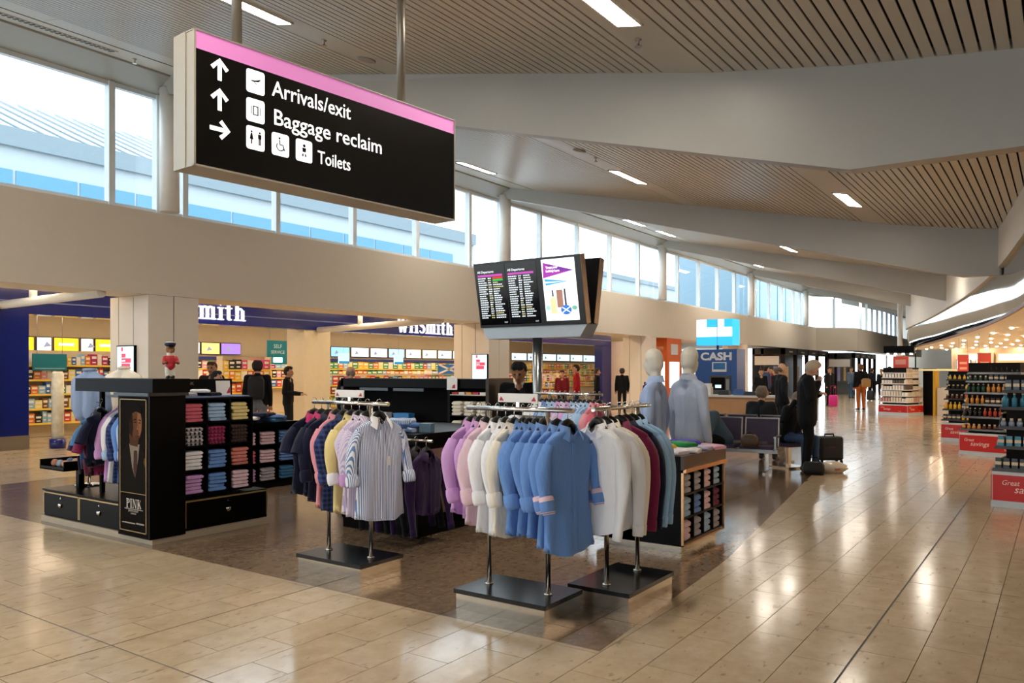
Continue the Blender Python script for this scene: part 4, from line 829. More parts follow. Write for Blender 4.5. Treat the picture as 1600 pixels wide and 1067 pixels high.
# ================================================================== DEPARTURE BOARDS ON THEIR POLE
DP = thing('departure_board', 'black departure screens in a steel cradle on a steel pole', 'information screen', (-5.09, 7.85, 0))
MB().tube([(0, 0, .03), (0, 0, 2.1)], .058, 18).build('pole', M('#9aa0a2', .25, .9, name='satin_pole'), DP, world=False); MB().lathe([(.26, 0), (.26, .015), (.1, .03), (.06, .05)], 24).build('base_plate', STEEL, DP, world=False)
MB().hexa([(-.64, -.14, 1.99), (.66, -.14, 1.99), (.66, .14, 1.99), (-.64, .14, 1.99), (-.72, -.12, 2.135), (.745, -.12, 2.135), (.745, .12, 2.135), (-.72, .12, 2.135)]).build('cradle', M('#98a0a6', .35, .3, name='cradle_grey'), DP, world=False)
SCR = M('#06070a', .12, name='screen_black', var=0)
for f in (-1, 1):
    s = link('screen_bank', None, DP, (0, f * .1, 2.135), (R(11) if f < 0 else R(11), 0, 0 if f < 0 else PI))
    MB().box((-.735, -.035, 0), (.735, .045, .775)).build('housing', M('#0d0d0f', .35), s, world=False); MB().box((-.735, .045, 0), (.735, .06, .775)).build('rear_panel', BLACKM, s, world=False)
    for x in (-.74, .735): MB().box((x - .002, -.03, 0), (x + .008, .06, .775)).build('side_strip', M('#8a6c50', .35, .5, name='bronze_back'), s, world=False)
    if f < 0:
        TXT = M('#dfe9ee', emit=.7, name='screen_text'); PUR = M('#b048a8', emit=.8); RED = M('#e0281e', emit=.8); GRN = M('#22b04a', emit=.8); AMB = M('#c9c38a', emit=.6)
        rnd = random.Random(5)
        for kx, x0 in ((0, -.69), (1, -.25)):
            MB().box((x0 - .03, -.038, .03), (x0 + .40, -.035, .75)).build('screen', SCR, s, world=False)
            text('lettering', 'All Departures', .04, TXT, s, (x0, -.0385, .655), FR, bold=.0006)
            MB().box((x0, -.040, .61), (x0 + .36, -.038, .636)).build('heading_bar', PUR, s, world=False)
            m = MB()
            for r_ in range(19):
                z = .585 - r_ * .0262
                for a, w, mi in ((0, rnd.uniform(.09, .13), 0), (.145, rnd.uniform(.035, .05), 1 if rnd.random() < .3 else 0), (.215, rnd.uniform(.06, .145), 1 if rnd.random() < .2 else 0)):
                    if kx == 0 and r_ in (0, 1) and a > .2: continue
                    q = a
                    while q < a + w:
                        wl_ = min(rnd.uniform(.014, .03), a + w - q); m.box((x0 + q, -.040, z), (x0 + q + wl_, -.038, z + .013), mi); q += wl_ + .006
            tag(m.build('flight_rows', [TXT, AMB], s, world=False), kind='stuff')
            if kx == 0: MB().box((x0 + .215, -.041, .582), (x0 + .36, -.038, .604)).build('status_bar', RED, s, world=False); MB().box((x0 + .215, -.041, .556), (x0 + .36, -.038, .578)).build('status_bar', GRN, s, world=False)
            text('lettering', '13:27', .022, TXT, s, (x0 + .32, -.0385, .05), FR)
        ad = MB().box((.225, -.039, .05), (.66, -.035, .75)).build('advert_screen', M('#f2f6fb', emit=.95, name='advert_white'), s, world=False)
        ADX = lambda poly, h, dz=.001, em=.8: MB().flat(poly, 0, dz).build('advert_print', M(h, emit=em), ad, world=False, loc=(0, -.0392, 0), rot=FR)
        ADX([(.25, .715), (.64, .61), (.235, .54)], '#9a2fa0'); ADX([(.27, .70), (.64, .61), (.45, .60)], '#6a2a90', .0012); ADX([(.25, .53), (.56, .49), (.26, .455)], '#3aa0d8'); ADX([(.26, .5), (.52, .49), (.26, .48)], '#f2f6fb', .0014)
        ADX([(.30, .13), (.38, .13), (.38, .29), (.35, .33), (.33, .33), (.30, .29)], '#e6d7a8', .001, .7); ADX([(.332, .33), (.35, .33), (.35, .40), (.332, .40)], '#20242c', .0012, .4); ADX([(.39, .2), (.47, .2), (.47, .40), (.39, .40)], '#a8786a', .001, .6); ADX([(.49, .22), (.515, .22), (.51, .41), (.49, .41)], '#3a3a44', .001, .5)
        ADX(arc(.5, .17, .07, .055, 0, 345, 16), '#2f6fc8', .0014); m = MB(); m.stroke([(.45, .14), (.55, .2)], .012, 0, .0018); m.stroke([(.45, .2), (.55, .14)], .012, 0, .0018); m.build('advert_print', M('#f2f6fb', emit=.95), ad, world=False, loc=(0, -.0392, 0), rot=FR); ADX(arc(.265, .2, .03, .03, 0, 330, 10), '#9fd0c8', .001); ADX(arc(.61, .19, .035, .025, 0, 330, 10), '#6fae9a', .001)
        text('advert_lettering', 'Treat your', .036, M('#ffffff', emit=1.2), ad, (.28, -.041, .645), FR, bold=.001); text('advert_lettering', 'holiday here', .036, M('#ffffff', emit=1.2), ad, (.28, -.041, .605), FR, bold=.001)
    else:
        MB().box((-.70, -.038, .03), (.70, -.035, .75)).build('screen', SCR, s, world=False)
# ================================================================== POSTER SCREENS ON THE COLUMNS
def poster_screen(x0, x1, y, ztop, label):
    t = thing('poster_screen', label, 'screen', ((x0 + x1) / 2, y, 1.0)); w = (x1 - x0) / 2; h = ztop - 1.0
    MB().box((-w, -.05, 0), (w, 0, h)).build('housing', BLACKM, t, world=False)
    sc = MB().box((-w + .02, -.054, .03), (w - .02, -.05, h - .02)).build('screen', M('#cfeaf6', emit=1.1, name='screen_pale_blue'), t, world=False)
    for a, b, c, d in ((-.12, .6, .17, .69), (-.12, .7, .2, .78), (-.12, .79, .02, .86), (-.13, .9, -.07, .97)): MB().box((a, -.057, b * h), (c, -.054, d * h)).build('red_block', M('#e0405e', emit=.9), sc, world=False)
    text('lettering', 'NEW', .05, M('#ffffff', emit=1.2), sc, (-.1, -.058, .72 * h), FR)
    MB().box((-.12, -.057, .2 * h), (.12, -.054, .23 * h)).build('print_line', M('#8a5a78', emit=.5), sc, world=False); MB().box((-.08, -.057, .1 * h), (.08, -.054, .17 * h)).build('print_line', M('#e0405e', emit=.7), sc, world=False)
poster_screen(-14.6, -14.0, 8.03, 2.08, 'pale blue poster screen on the column above the poster unit')
poster_screen(-14.21, -13.64, 18.43, 2.1, 'pale blue poster screen on the column behind the departure board')
poster_screen(-14.2, -13.68, 40.4, 2.3, 'white and red poster screen beside the cash machine')
# ================================================================== NEWSAGENT SHOP
NS = MB()
struct(MB().box((-17.9, 7.0, 2.78), (-17.5, 33.4, 3.7)).build('trim_4', BLUE)); struct(MB().box((-17.52, 7.0, 3.02), (-17.47, 33.4, 3.045)).build('trim_5', M('#6a78b0', .3)))
for (y0, zb, hh) in ((10.32, 2.9, .47), (18.75, 2.86, .49)):
    t = thing('shop_sign', 'white serif letters on the blue shop front, %s' % ('half hidden by the clad column' if y0 < 12 else 'beside the departure board'), 'sign', (-17.5, y0, zb))
    m = MB(); serif(m, 'WHSmith', hh, z=.04); m.build('lettering', M('#fdfcf8', emit=1.3, name='shop_letter_light'), t, world=False, rot=(R(90), 0, R(90)))
struct(MB().box((-18.4, 7.15, .28), (-17.5, 7.72, 2.78)).build('shop_pillar', BLUE)); struct(MB().box((-18.4, 7.14, 0), (-17.49, 7.73, .28)).build('trim_6', STEEL)); struct(MB().box((-17.9, 6.7, 0), (-17.4, 7.13, 3.0)).build('shop_pillar', WHITE2))
struct(MB().box((-17.9, 32.5, 0), (-17.5, 33.4, 2.8)).build('shop_pillar', BLUE)); struct(MB().box((-18.3, 15.0, 0), (-17.55, 15.95, 2.8)).build('shop_pillar', M('#d8cdb2', .5)))
struct(MB().box((-18.0, 33.42, 0), (-16.5, 33.8, 3.0)).build('wall_shop_end', WHITE)); struct(MB().box((-27, 6.6, 0), (-17.9, 6.75, 3.7)).build('wall_shop_side', WHITE))
sc = struct(MB().box((-27, 6.6, 3.35), (-17.9, 60, 3.45)).build('ceiling_newsagent', WHITE)); struct(MB().box((-17.9, 6.6, 3.55), (-14.5, 60, 3.65)).build('ceiling_shopfront', WHITE))
struct(MB().box((-25.3, 6.6, 0), (-25.1, 60, 3.4)).build('wall_newsagent_back', M('#a3957a', .6)))
lm = MB().box((-.1, -1.4, -.03), (.1, 1.4, 0)).mesh('strip_lamp', LAMP_W)
lm2 = MB().box((-.1, -1.4, -.03), (.1, 1.4, 0)).mesh('strip_lamp', LAMP_S)
for i in range(9):
    for x in (-19.3, -21.4, -23.5): tag(link('strip_lamp', lm, None, (x, 8.8 + i * 3.1, 3.345)), 'warm strip lamp, %s along the row %s on the newsagent ceiling' % (ORD[i], {-19.3: 'nearest the shop front', -21.4: 'in the middle', -23.5: 'by the back wall'}[x]), 'lamp', 'newsagent strip lamps')
for i in range(12): tag(link('strip_lamp', lm2, None, (-15.9, 4 + i * 4.2, 3.545)), 'warm strip lamp, %s along the shop front walkway' % ORD[i], 'lamp', 'walkway strip lamps')
# lit header panels on the back wall
hp = [(9.2, 10.3, '#ffffff'), (10.35, 11.2, '#ffd21e'), (11.25, 11.7, '#fdfdf6'), (11.75, 12.5, '#ffd21e'), (12.55, 12.95, '#fdfdf6'), (13.0, 13.8, '#ffd21e'), (15.8, 16.7, '#f2f4f6'), (16.75, 17.5, '#ffe27a'), (17.55, 18.4, '#8a6fd0')] + [(22.8 + i * 1.15, 23.85 + i * 1.15, ('#7fc4f2', '#d8ecfa', '#eef6fb', '#9fd0f4', '#f8f3dc', '#fbf4d0', '#e8f0e8', '#d0e6f4')[i % 8]) for i in range(9)] + [(36.0 + i * 1.6, 37.5 + i * 1.6, '#d4eefb') for i in range(6)]
for i, (a, b, h) in enumerate(hp):
    yl = h == '#ffd21e'
    t = thing('illuminated_sign', '%s illuminated panel, %s along the newsagent back wall' % ('yellow' if yl else 'pale', ORD[i]), 'light panel', (-25.1, a, 2.2), 0, 'illuminated panels in the newsagent')
    MB().box((0, 0, 0), (.05, b - a, .44)).build('frame', DARKGREY, t, world=False); MB().box((.05, .02, .03), (.055, b - a - .02, .41)).build('lit_face', M(h, emit=1.15), t, world=False)
    if yl: MB().box((.055, .15, .18), (.058, b - a - .15, .26)).build('print', M('#fffbe0', emit=1.3), t, world=False)
    else: MB().flat([(.2, .12), (.45, .16), (.3, .3)], 0, .003).build('print', M('#8c9ab8', emit=.5), t, world=False, loc=(.055, 0, 0), rot=(R(90), 0, R(90)))
struct(MB().box((-25.1, 8, 2.02), (-24.9, 34, 2.12)).build('trim_7', M('#23307a', .4)))
# shelves with goods
SHELF = M('#d8c9a8', .5, name='shop_shelf'); YEL = M('#e8c24a', emit=.12, name='shelf_edge_lit')
_pm = {}
def goods(name, cat, label, group, x, y, z, w, h, d, hexc):
    key = (name, round(w, 3), round(h, 3), hexc)
    if key not in _pm:
        m = MB(); m.box((-d, -w / 2, 0), (0, w / 2, h), 0); m.box((0, -w * .36, h * .58), (.003, w * .36, h * .82), 1); m.box((0, -w * .3, h * .2), (.003, w * .25, h * .32), 1)
        _pm[key] = m.mesh(name, [M(hexc, .45), M('#f4efe2', .5)])
    tag(link(name, _pm[key], None, (x, y, z)), label, cat, group)
PAL = ['#d83a2a', '#f2c32a', '#2f6fb8', '#efe9dc', '#e07a1e', '#3f9a5a', '#b02a6a', '#f4e48a', '#7a4a2a', '#20242c', '#8fc0e0', '#e8a0b0']
def bookcase(label, x, y0, y1, zs, name, cat, glab, group, wr, hr, pal=PAL, dep=.3, gap=.01, seed=1, top=None):
    rnd = random.Random(seed); t = thing('shop_shelving', label, 'shelving', (x - dep / 2, (y0 + y1) / 2, 0)); zt = top or zs[-1] + .36
    MB().box((x - dep - .03, y0, 0), (x - dep, y1, zt)).build('back_panel', SHELF, t)
    for y in (y0, y1): MB().box((x - dep, y - .02, 0), (x, y + .02, zt)).build('side_panel', SHELF, t)
    for z in zs:
        MB().box((x - dep, y0, z - .025), (x, y1, z)).build('shelf', SHELF, t); MB().box((x, y0, z - .04), (x + .008, y1, z + .005)).build('price_rail', YEL, t)
        y = y0 + .04
        while y < y1 - wr[1]:
            w = rnd.choice((wr[0], (wr[0] + wr[1]) / 2, wr[1])); h = rnd.choice((hr[0], (hr[0] + hr[1]) / 2, hr[1]))
            hx = rnd.choice(pal); goods(name, cat, nth('%s %s' % (CNAME[hx], glab.replace('SHELF', ORD[zs.index(z)] + ' shelf'))), group, x - .02, y + w / 2, z, w, h, dep * .6, hx); y += w + gap
bookcase('tall lit bookcase behind the blue shop pillar', -20.2, 8.6, 11.4, (.35, .7, 1.05, 1.4, 1.75), 'book', 'book', 'book on the SHELF behind the blue pillar', 'books behind the blue pillar', (.1, .16), (.2, .28), seed=2)
bookcase('lit magazine wall between the clad column and the self service sign', -24.7, 15.8, 20.8, (1.0, 1.35, 1.7), 'magazine', 'magazine', 'magazine on the back wall SHELF near the service sign', 'magazines near the self service sign', (.2, .26), (.26, .3), seed=3)
bookcase('long lit magazine wall under the pale panels', -24.7, 22.3, 32.5, (1.0, 1.35, 1.7), 'magazine', 'magazine', 'magazine on the SHELF under the pale panels', 'magazines under the pale panels', (.24, .32), (.26, .3), ['#f2c32a', '#efe9dc', '#e07a1e', '#f4e48a', '#8fc0e0', '#d83a2a', '#3f9a5a'], seed=4)
bookcase('lit snack shelves beyond the departure board pole', -24.7, 36.0, 45.5, (.7, 1.05, 1.4, 1.75), 'snack_packet', 'packet', 'packet on the far snack SHELF', 'snack packets on the far shelves', (.26, .34), (.24, .3), ['#f2c32a', '#d83a2a', '#e07a1e', '#f4e48a', '#3f9a5a'], seed=5)
bookcase('packet stand beside the pale shop pillar', -18.9, 13.3, 14.9, (.3, .65, 1.0, 1.35, 1.65), 'snack_packet', 'packet', 'packet on the SHELF beside the pale pillar', 'packets beside the pale pillar', (.16, .2), (.24, .28), ['#f2c32a', '#d83a2a', '#efe9dc', '#e0508a', '#20242c', '#f08a2a'], .25, seed=6)
bookcase('low magazine gondola in front of the newsagent tills', -19.4, 17.2, 24.6, (.5, .85, 1.15), 'magazine', 'magazine', 'magazine on the SHELF of the low gondola', 'magazines on the low gondola', (.2, .26), (.26, .3), seed=7, top=1.5)
bookcase('low card gondola near the second shop sign', -19.4, 25.4, 31.8, (.5, .85, 1.15), 'greeting_card', 'card', 'card on the SHELF of the low card gondola', 'cards on the low gondola', (.18, .24), (.22, .28), seed=8, top=1.5)
# teal self service sign, hanging bags of the promo stands, flag card, blue squares, counter screen
t = thing('service_sign', 'teal hanging sign reading self service', 'sign', (-20.6, 16.1, 1.82)); MB().box((-.02, 0, 0), (.02, .8, .76)).build('panel', M('#127f8c', .45), t, world=False)
for x in (.1, .7): MB().tube([(0, x, .76), (0, x, 1.52)], .006, 6).build('hanging_wire', STEEL, t, world=False)
text('lettering', 'SELF', .17, M('#cfe9ea', .5), t, (.022, .4, .52), (R(90), 0, R(90)), align='CENTER'); text('lettering', 'SERVICE', .15, M('#cfe9ea', .5), t, (.022, .4, .34), (R(90), 0, R(90)), align='CENTER'); MB().box((.02, .22, .06), (.026, .58, .22)).build('lit_icon', M('#bff4ff', emit=1.6), t, world=False)
t = thing('teal_banner', 'plain teal hanging panel before the bookcase behind the blue pillar', 'sign', (-20.1, 8.95, 1.62)); MB().box((-.02, 0, 0), (.02, .78, .4)).build('panel', M('#0f7f8f', .45), t, world=False); MB().box((.02, .04, .04), (.022, .74, .06)).build('line', M('#9fd0d4', .5), t, world=False); [MB().tube([(0, y, .4), (0, y, 1.73)], .006, 6).build('hanging_wire', STEEL, t, world=False) for y in (.1, .68)]
t = thing('display_cone', 'white patterned cardboard column stand in the bookshop doorway', 'display stand', (-17.2, 8.15, 0)); MB().lathe([(.16, 0), (.16, .2), (.12, .2)], 18).build('base', BLUE, t, world=False); MB().lathe([(.115, .2), (.115, 1.55), (.08, 1.6)], 18).build('column', M('#e4dccb', .5, var=.4, scale=9), t, world=False)
t = thing('flag_card', 'blue card with a white diagonal cross on the far gondola', 'sign', (-19.56, 23.2, 1.5)); MB().box((-.02, 0, 0), (.02, 1.25, .36)).build('card', M('#2a78c8', .5), t, world=False); m = MB(); m.stroke([(0, 0), (1.25, .36)], .07); m.stroke([(0, .36), (1.25, 0)], .07); m.build('cross', WHITE2, t, world=False, loc=(.021, 0, 0), rot=(R(90), 0, R(90)))
for i, y in enumerate((17.9, 20.5)):
    t = thing('price_square', 'small lit cyan square sign, %s above the low gondola' % ORD[i], 'sign', (-19.3, y, 1.85), 0, 'cyan square signs'); MB().box((-.02, 0, 0), (.02, .45, .34)).build('panel', M('#bfeaff', emit=1.0), t, world=False); MB().box((.02, 0, 0), (.024, .45, .08)).build('band', M('#1e9ad6', emit=.5), t, world=False); MB().tube([(0, .22, .34), (0, .22, 1.5)], .006, 6).build('hanging_wire', STEEL, t, world=False)
t = thing('newspaper_stand', 'white and yellow newspaper display by the newsagent tills', 'display stand', (-20.2, 13.8, 0))
MB().box((-.3, 0, 0), (.0, 1.3, 1.15)).build('case', SHELF, t, world=False)
for i in range(4): MB().box((-.28, .02 + i * .02, 1.15 + i * .15), (0 - i * .05, 1.28, 1.27 + i * .15)).build('tier', M(('#d83a2a', '#2f6fb8', '#efe9dc', '#f2c32a')[i], .5), t, world=False)
# ================================================================== EXCHANGE KIOSK, CASH MACHINE, COUNTER
OR = M('#d9652a', .4, name='orange_panel', var=.04)
t = thing('exchange_kiosk', 'orange foreign exchange kiosk with lit white window', 'kiosk', (-14.6, 31.7, 0)); MB().box((-1.05, -.75, 0), (1.0, .75, 3.0)).build('body', OR, t, world=False)
text('lettering', 'Foreign Exchange', .25, M('#e6bfa0', .5), t, (-.92, -.76, 2.52), FR, bold=.002); text('lettering', 'Services', .25, M('#e6bfa0', .5), t, (-.92, -.76, 2.22), FR, bold=.002)
MB().box((-.5, -.77, .7), (.9, -.75, 2.0)).build('lit_window', M('#ffffff', emit=1.4), t, world=False); MB().box((1.0, -.5, .9), (1.02, .5, 2.0)).build('lit_window', M('#d8f0f4', emit=1.1), t, world=False); MB().box((1.0, -.35, 2.3), (1.02, .35, 2.75)).build('badge', M('#cfd4da', .4), t, world=False)
t = thing('cash_machine', 'tall blue cash machine with grey keypad panel', 'cash machine', (-9.3, 25.3, 0)); CB = M('#134f98', .35, name='cash_blue', var=.03)
MB().box((-.68, -.3, 0), (.72, .5, 2.32)).build('cabinet', CB, t, world=False)
text('lettering', 'CASH', .34, M('#dfe2e6', .4), t, (-.5, -.302, 1.97), FR, bold=.014, width=1.05)
MB().box((-.1, -.315, 1.58), (.38, -.3, 1.9)).build('badge', M('#dfe2e6', .4), t, world=False); MB().box((-.06, -.318, 1.66), (.34, -.315, 1.87)).build('badge_picture', M('#1f6fae', .4), t, world=False)
f = MB().box((-.18, -.34, .62), (.52, -.3, 1.46)).build('fascia', M('#3c3a38', .35), t, world=False); MB().box((-.12, -.35, 1.0), (.34, -.34, 1.4)).build('screen_hood', BLACKM, f, world=False); MB().box((.02, -.355, 1.06), (.22, -.35, 1.16)).build('screen', M('#bfe6ff', emit=1.2), f, world=False)
MB().hexa([(-.16, -.46, .68), (.5, -.46, .68), (.5, -.34, .68), (-.16, -.34, .68), (-.16, -.44, .74), (.5, -.44, .74), (.5, -.34, .82), (-.16, -.34, .82)]).build('keypad_shelf', STEEL, f, world=False); MB().box((.38, -.352, 1.0), (.48, -.34, 1.35)).build('card_slot', M('#8a8f94', .4), f, world=False)
t = thing('light_cube', 'glowing blue and white cube sign on a post above the cash machine', 'sign', (-9.4, 25.5, 2.32)); MB().tube([(0, 0, 0), (0, 0, .15)], .04, 10).build('post', DARKGREY, t, world=False)
LB = M('#2fb4ea', emit=.95); LWt = M('#ffffff', emit=1.5)
MB().box((-.6, -.35, .14), (.62, .35, .99)).build('box', LB, t, world=False)
for a, b in (((-.59, -.356, .42), (.1, -.35, .72)), ((.13, -.356, .42), (.61, -.35, .72)), ((-.59, -.356, .72), (-.25, -.35, .98)), ((.14, -.356, .72), (.34, -.35, .98))): MB().box(a, b).build('white_panel', LWt, t, world=False)
MB().box((.105, -.357, .14), (.125, -.35, .99)).build('mullion', M('#8fc8e0', .4), t, world=False)
t = thing('service_counter', 'pale wood service counter with white worktop behind the seats', 'counter', (-7.0, 20.6, 0)); MB().box((-1.3, -.3, 0), (1.05, .4, .92)).build('front', M('#b98a5c', .45, name='pale_oak', var=.15), t, world=False); MB().box((-1.35, -.36, .92), (1.1, .45, .97)).build('worktop', M('#cfcac2', .3), t, world=False)
for i, (x, h, c) in enumerate(((-.9, .3, '#dfe2e4'), (-.4, .12, '#20242c'), (0, .16, '#3a5f9a'), (.3, .1, '#20242c'), (.6, .14, '#6a3a3a'))): tag(MB().box((-.14, -.1, 0), (.14, .1, h * .7)).box((-.12, -.08, h * .7), (.12, .08, h)).build('counter_item', M(c, .5), None, loc=(-7.0 + x, 20.6, .97)), '%s small item on the pale service counter' % ('white', 'black', 'blue', 'dark', 'maroon')[i], 'item', 'items on the service counter')
# dark shops at the far end
KB = M('#17100d', .25, name='dark_shopfront', var=.3)
def dark_shop(label, x0, x1, y0, y1, h):
    t = thing('dark_shopfront', label, 'shopfront', ((x0 + x1) / 2, (y0 + y1) / 2, 0))
    MB().box((x0, y0, 0), (x0 + .15, y1, h)).build('back_panel', KB, t); MB().box((x0, y0, h - .35), (x1, y1, h)).build('canopy', KB, t)
    n = 4
    for i in range(n + 1):
        y = y0 + (y1 - y0 - .15) * i / n; MB().box((x1 - .2, y, 0), (x1, y + .15, h)).build('post', KB, t)
    for x in (x0 + .5,): MB().box((x, y0, 0), (x + .15, y0 + .1, h)).build('post', KB, t)
    for i in range(n):
        y = y0 + (y1 - y0) * (i + .5) / n; MB().box((x0 + .15, y - .3, .9), (x0 + .2, y + .3, 1.9)).build('lit_picture', M(('#6a5040', '#8a7a9a', '#a88a5a', '#705a4a')[i], emit=.35), t); MB().box((x1, y - .35, h - .24), (x1 + .01, y + .35, h - .16)).build('gold_mark', M('#a88f68', .4, .6), t)
    MB().box((x0 + .15, y0 - .01, h - .95), (x1 - .3, y0 + .02, h - .45)).build('poster', M('#e6e0da', .5), t)
    return t
dark_shop('dark brown glazed shopfront behind the man in the black jacket', -14.4, -12.6, 44.5, 54.5, 2.9)
dark_shop('dark brown shopfront with a white poster beyond the man in the black jacket', -13.2, -11.4, 56.6, 64, 2.85)
# ================================================================== BODIES (one continuous remeshed surface each)
import numpy as np
def cap_mesh(caps):
    v = []; f = []
    for (p0, r0, p1, r1, mk, flat) in caps:
        p0, p1 = Vector(p0), Vector(p1); d = p1 - p0; L = d.length; d = d / L if L > 1e-6 else Vector((0, 0, 1))
        u = Vector((1, 0, 0)); u = u - d * u.dot(d)
        if u.length < .2: u = Vector((0, 1, 0)); u = u - d * u.dot(d)
        u.normalize(); w = d.cross(u); n = 12; rings = []
        for a in (-90, -60, -30, 0): rings.append((p0 + d * r0 * math.sin(R(a)), max(r0 * math.cos(R(a)), r0 * .02)))
        for a in (0, 30, 60, 90): rings.append((p1 + d * r1 * math.sin(R(a)), max(r1 * math.cos(R(a)), r1 * .02)))
        b = len(v)
        for c, r in rings: v += [tuple(c + (u * math.cos(2 * PI * j / n) + w * math.sin(2 * PI * j / n) * flat) * r) for j in range(n)]
        for i in range(len(rings) - 1):
            for j in range(n): q = b + i * n + j; q2 = b + i * n + (j + 1) % n; f.append((q, q2, q2 + n, q + n))
        f.append(tuple(b + j for j in reversed(range(n)))); f.append(tuple(b + (len(rings) - 1) * n + j for j in range(n)))
    return v, f
def sdf_body(name, caps, mats, voxel, parent, smooth=3):
    keys = list(dict.fromkeys(c[4] for c in caps)); v, f = cap_mesh(caps)
    me = bpy.data.meshes.new(name); me.from_pydata(v, [], f); tmp = bpy.data.objects.new('tmp_body', me); COL.objects.link(tmp)
    md = tmp.modifiers.new('r', 'REMESH'); md.mode = 'VOXEL'; md.voxel_size = voxel; md.use_smooth_shade = True
    if smooth: sm = tmp.modifiers.new('s', 'SMOOTH'); sm.iterations = smooth; sm.factor = .5
    dg = bpy.context.evaluated_depsgraph_get(); out = bpy.data.meshes.new_from_object(tmp.evaluated_get(dg)); bpy.data.objects.remove(tmp); bpy.data.meshes.remove(me)
    out.name = name; n = len(out.polygons); cs = np.zeros(n * 3); out.polygons.foreach_get('center', cs); cs = cs.reshape(-1, 3)
    best = np.full(n, 1e9); idx = np.zeros(n, int)
    for (p0, r0, p1, r1, mk, flat) in caps:
        a = np.array(p0, float); b = np.array(p1, float); d = b - a; L2 = max(d @ d, 1e-9); t = np.clip(((cs - a) @ d) / L2, 0, 1); q = cs - a - t[:, None] * d
        dn = d / math.sqrt(L2); u = np.array((1., 0, 0)); u = u - dn * (u @ dn)
        if np.linalg.norm(u) < .2: u = np.array((0, 1., 0)); u = u - dn * (u @ dn)
        u /= np.linalg.norm(u); w = np.cross(dn, u); al = q @ dn; qq = np.sqrt((q @ u) ** 2 + ((q @ w) / flat) ** 2 + al ** 2) - (r0 + (r1 - r0) * t)
        k = keys.index(mk); sel = qq < best; best[sel] = qq[sel]; idx[sel] = k
    out.materials.clear()
    for k in keys: out.materials.append(mats[k])
    out.polygons.foreach_set('material_index', idx.astype('i4')); out.update()
    return link(name, out, parent)
SKIN = M('#c99a7c', .5, name='skin', var=.08); SKIN2 = M('#a9744f', .5, name='tan_skin', var=.08)
def cloth(h): return M(h, .8, spec=.2, var=.18, scale=12, name='cloth_' + h.strip('#'))
def V(*a): return Vector(a)
BASE = dict(pel=V(0, 0, .95), chest=V(0, 0, 1.32), neck=V(0, .01, 1.47), head=V(0, -.02, 1.60), shL=V(.185, 0, 1.41), elL=V(.235, .03, 1.13), wrL=V(.235, -.06, .89), hpL=V(.09, 0, .92), knL=V(.10, -.03, .5), anL=V(.10, .02, .085), shR=V(-.185, 0, 1.41), elR=V(-.235, .03, 1.13), wrR=V(-.235, -.06, .89), hpR=V(-.09, 0, .92), knR=V(-.10, -.03, .5), anR=V(-.10, .02, .085))
SIT = dict(pel=V(0, .02, .53), chest=V(0, -.02, .9), neck=V(0, -.03, 1.05), head=V(0, -.07, 1.19), shL=V(.185, -.02, .99), elL=V(.24, -.06, .72), wrL=V(.17, -.27, .62), hpL=V(.09, -.02, .51), knL=V(.12, -.43, .5), anL=V(.12, -.42, .085), shR=V(-.185, -.02, .99), elR=V(-.24, -.06, .72), wrR=V(-.17, -.27, .62), hpR=V(-.09, -.02, .51), knR=V(-.12, -.43, .5), anR=V(-.12, -.42, .085))
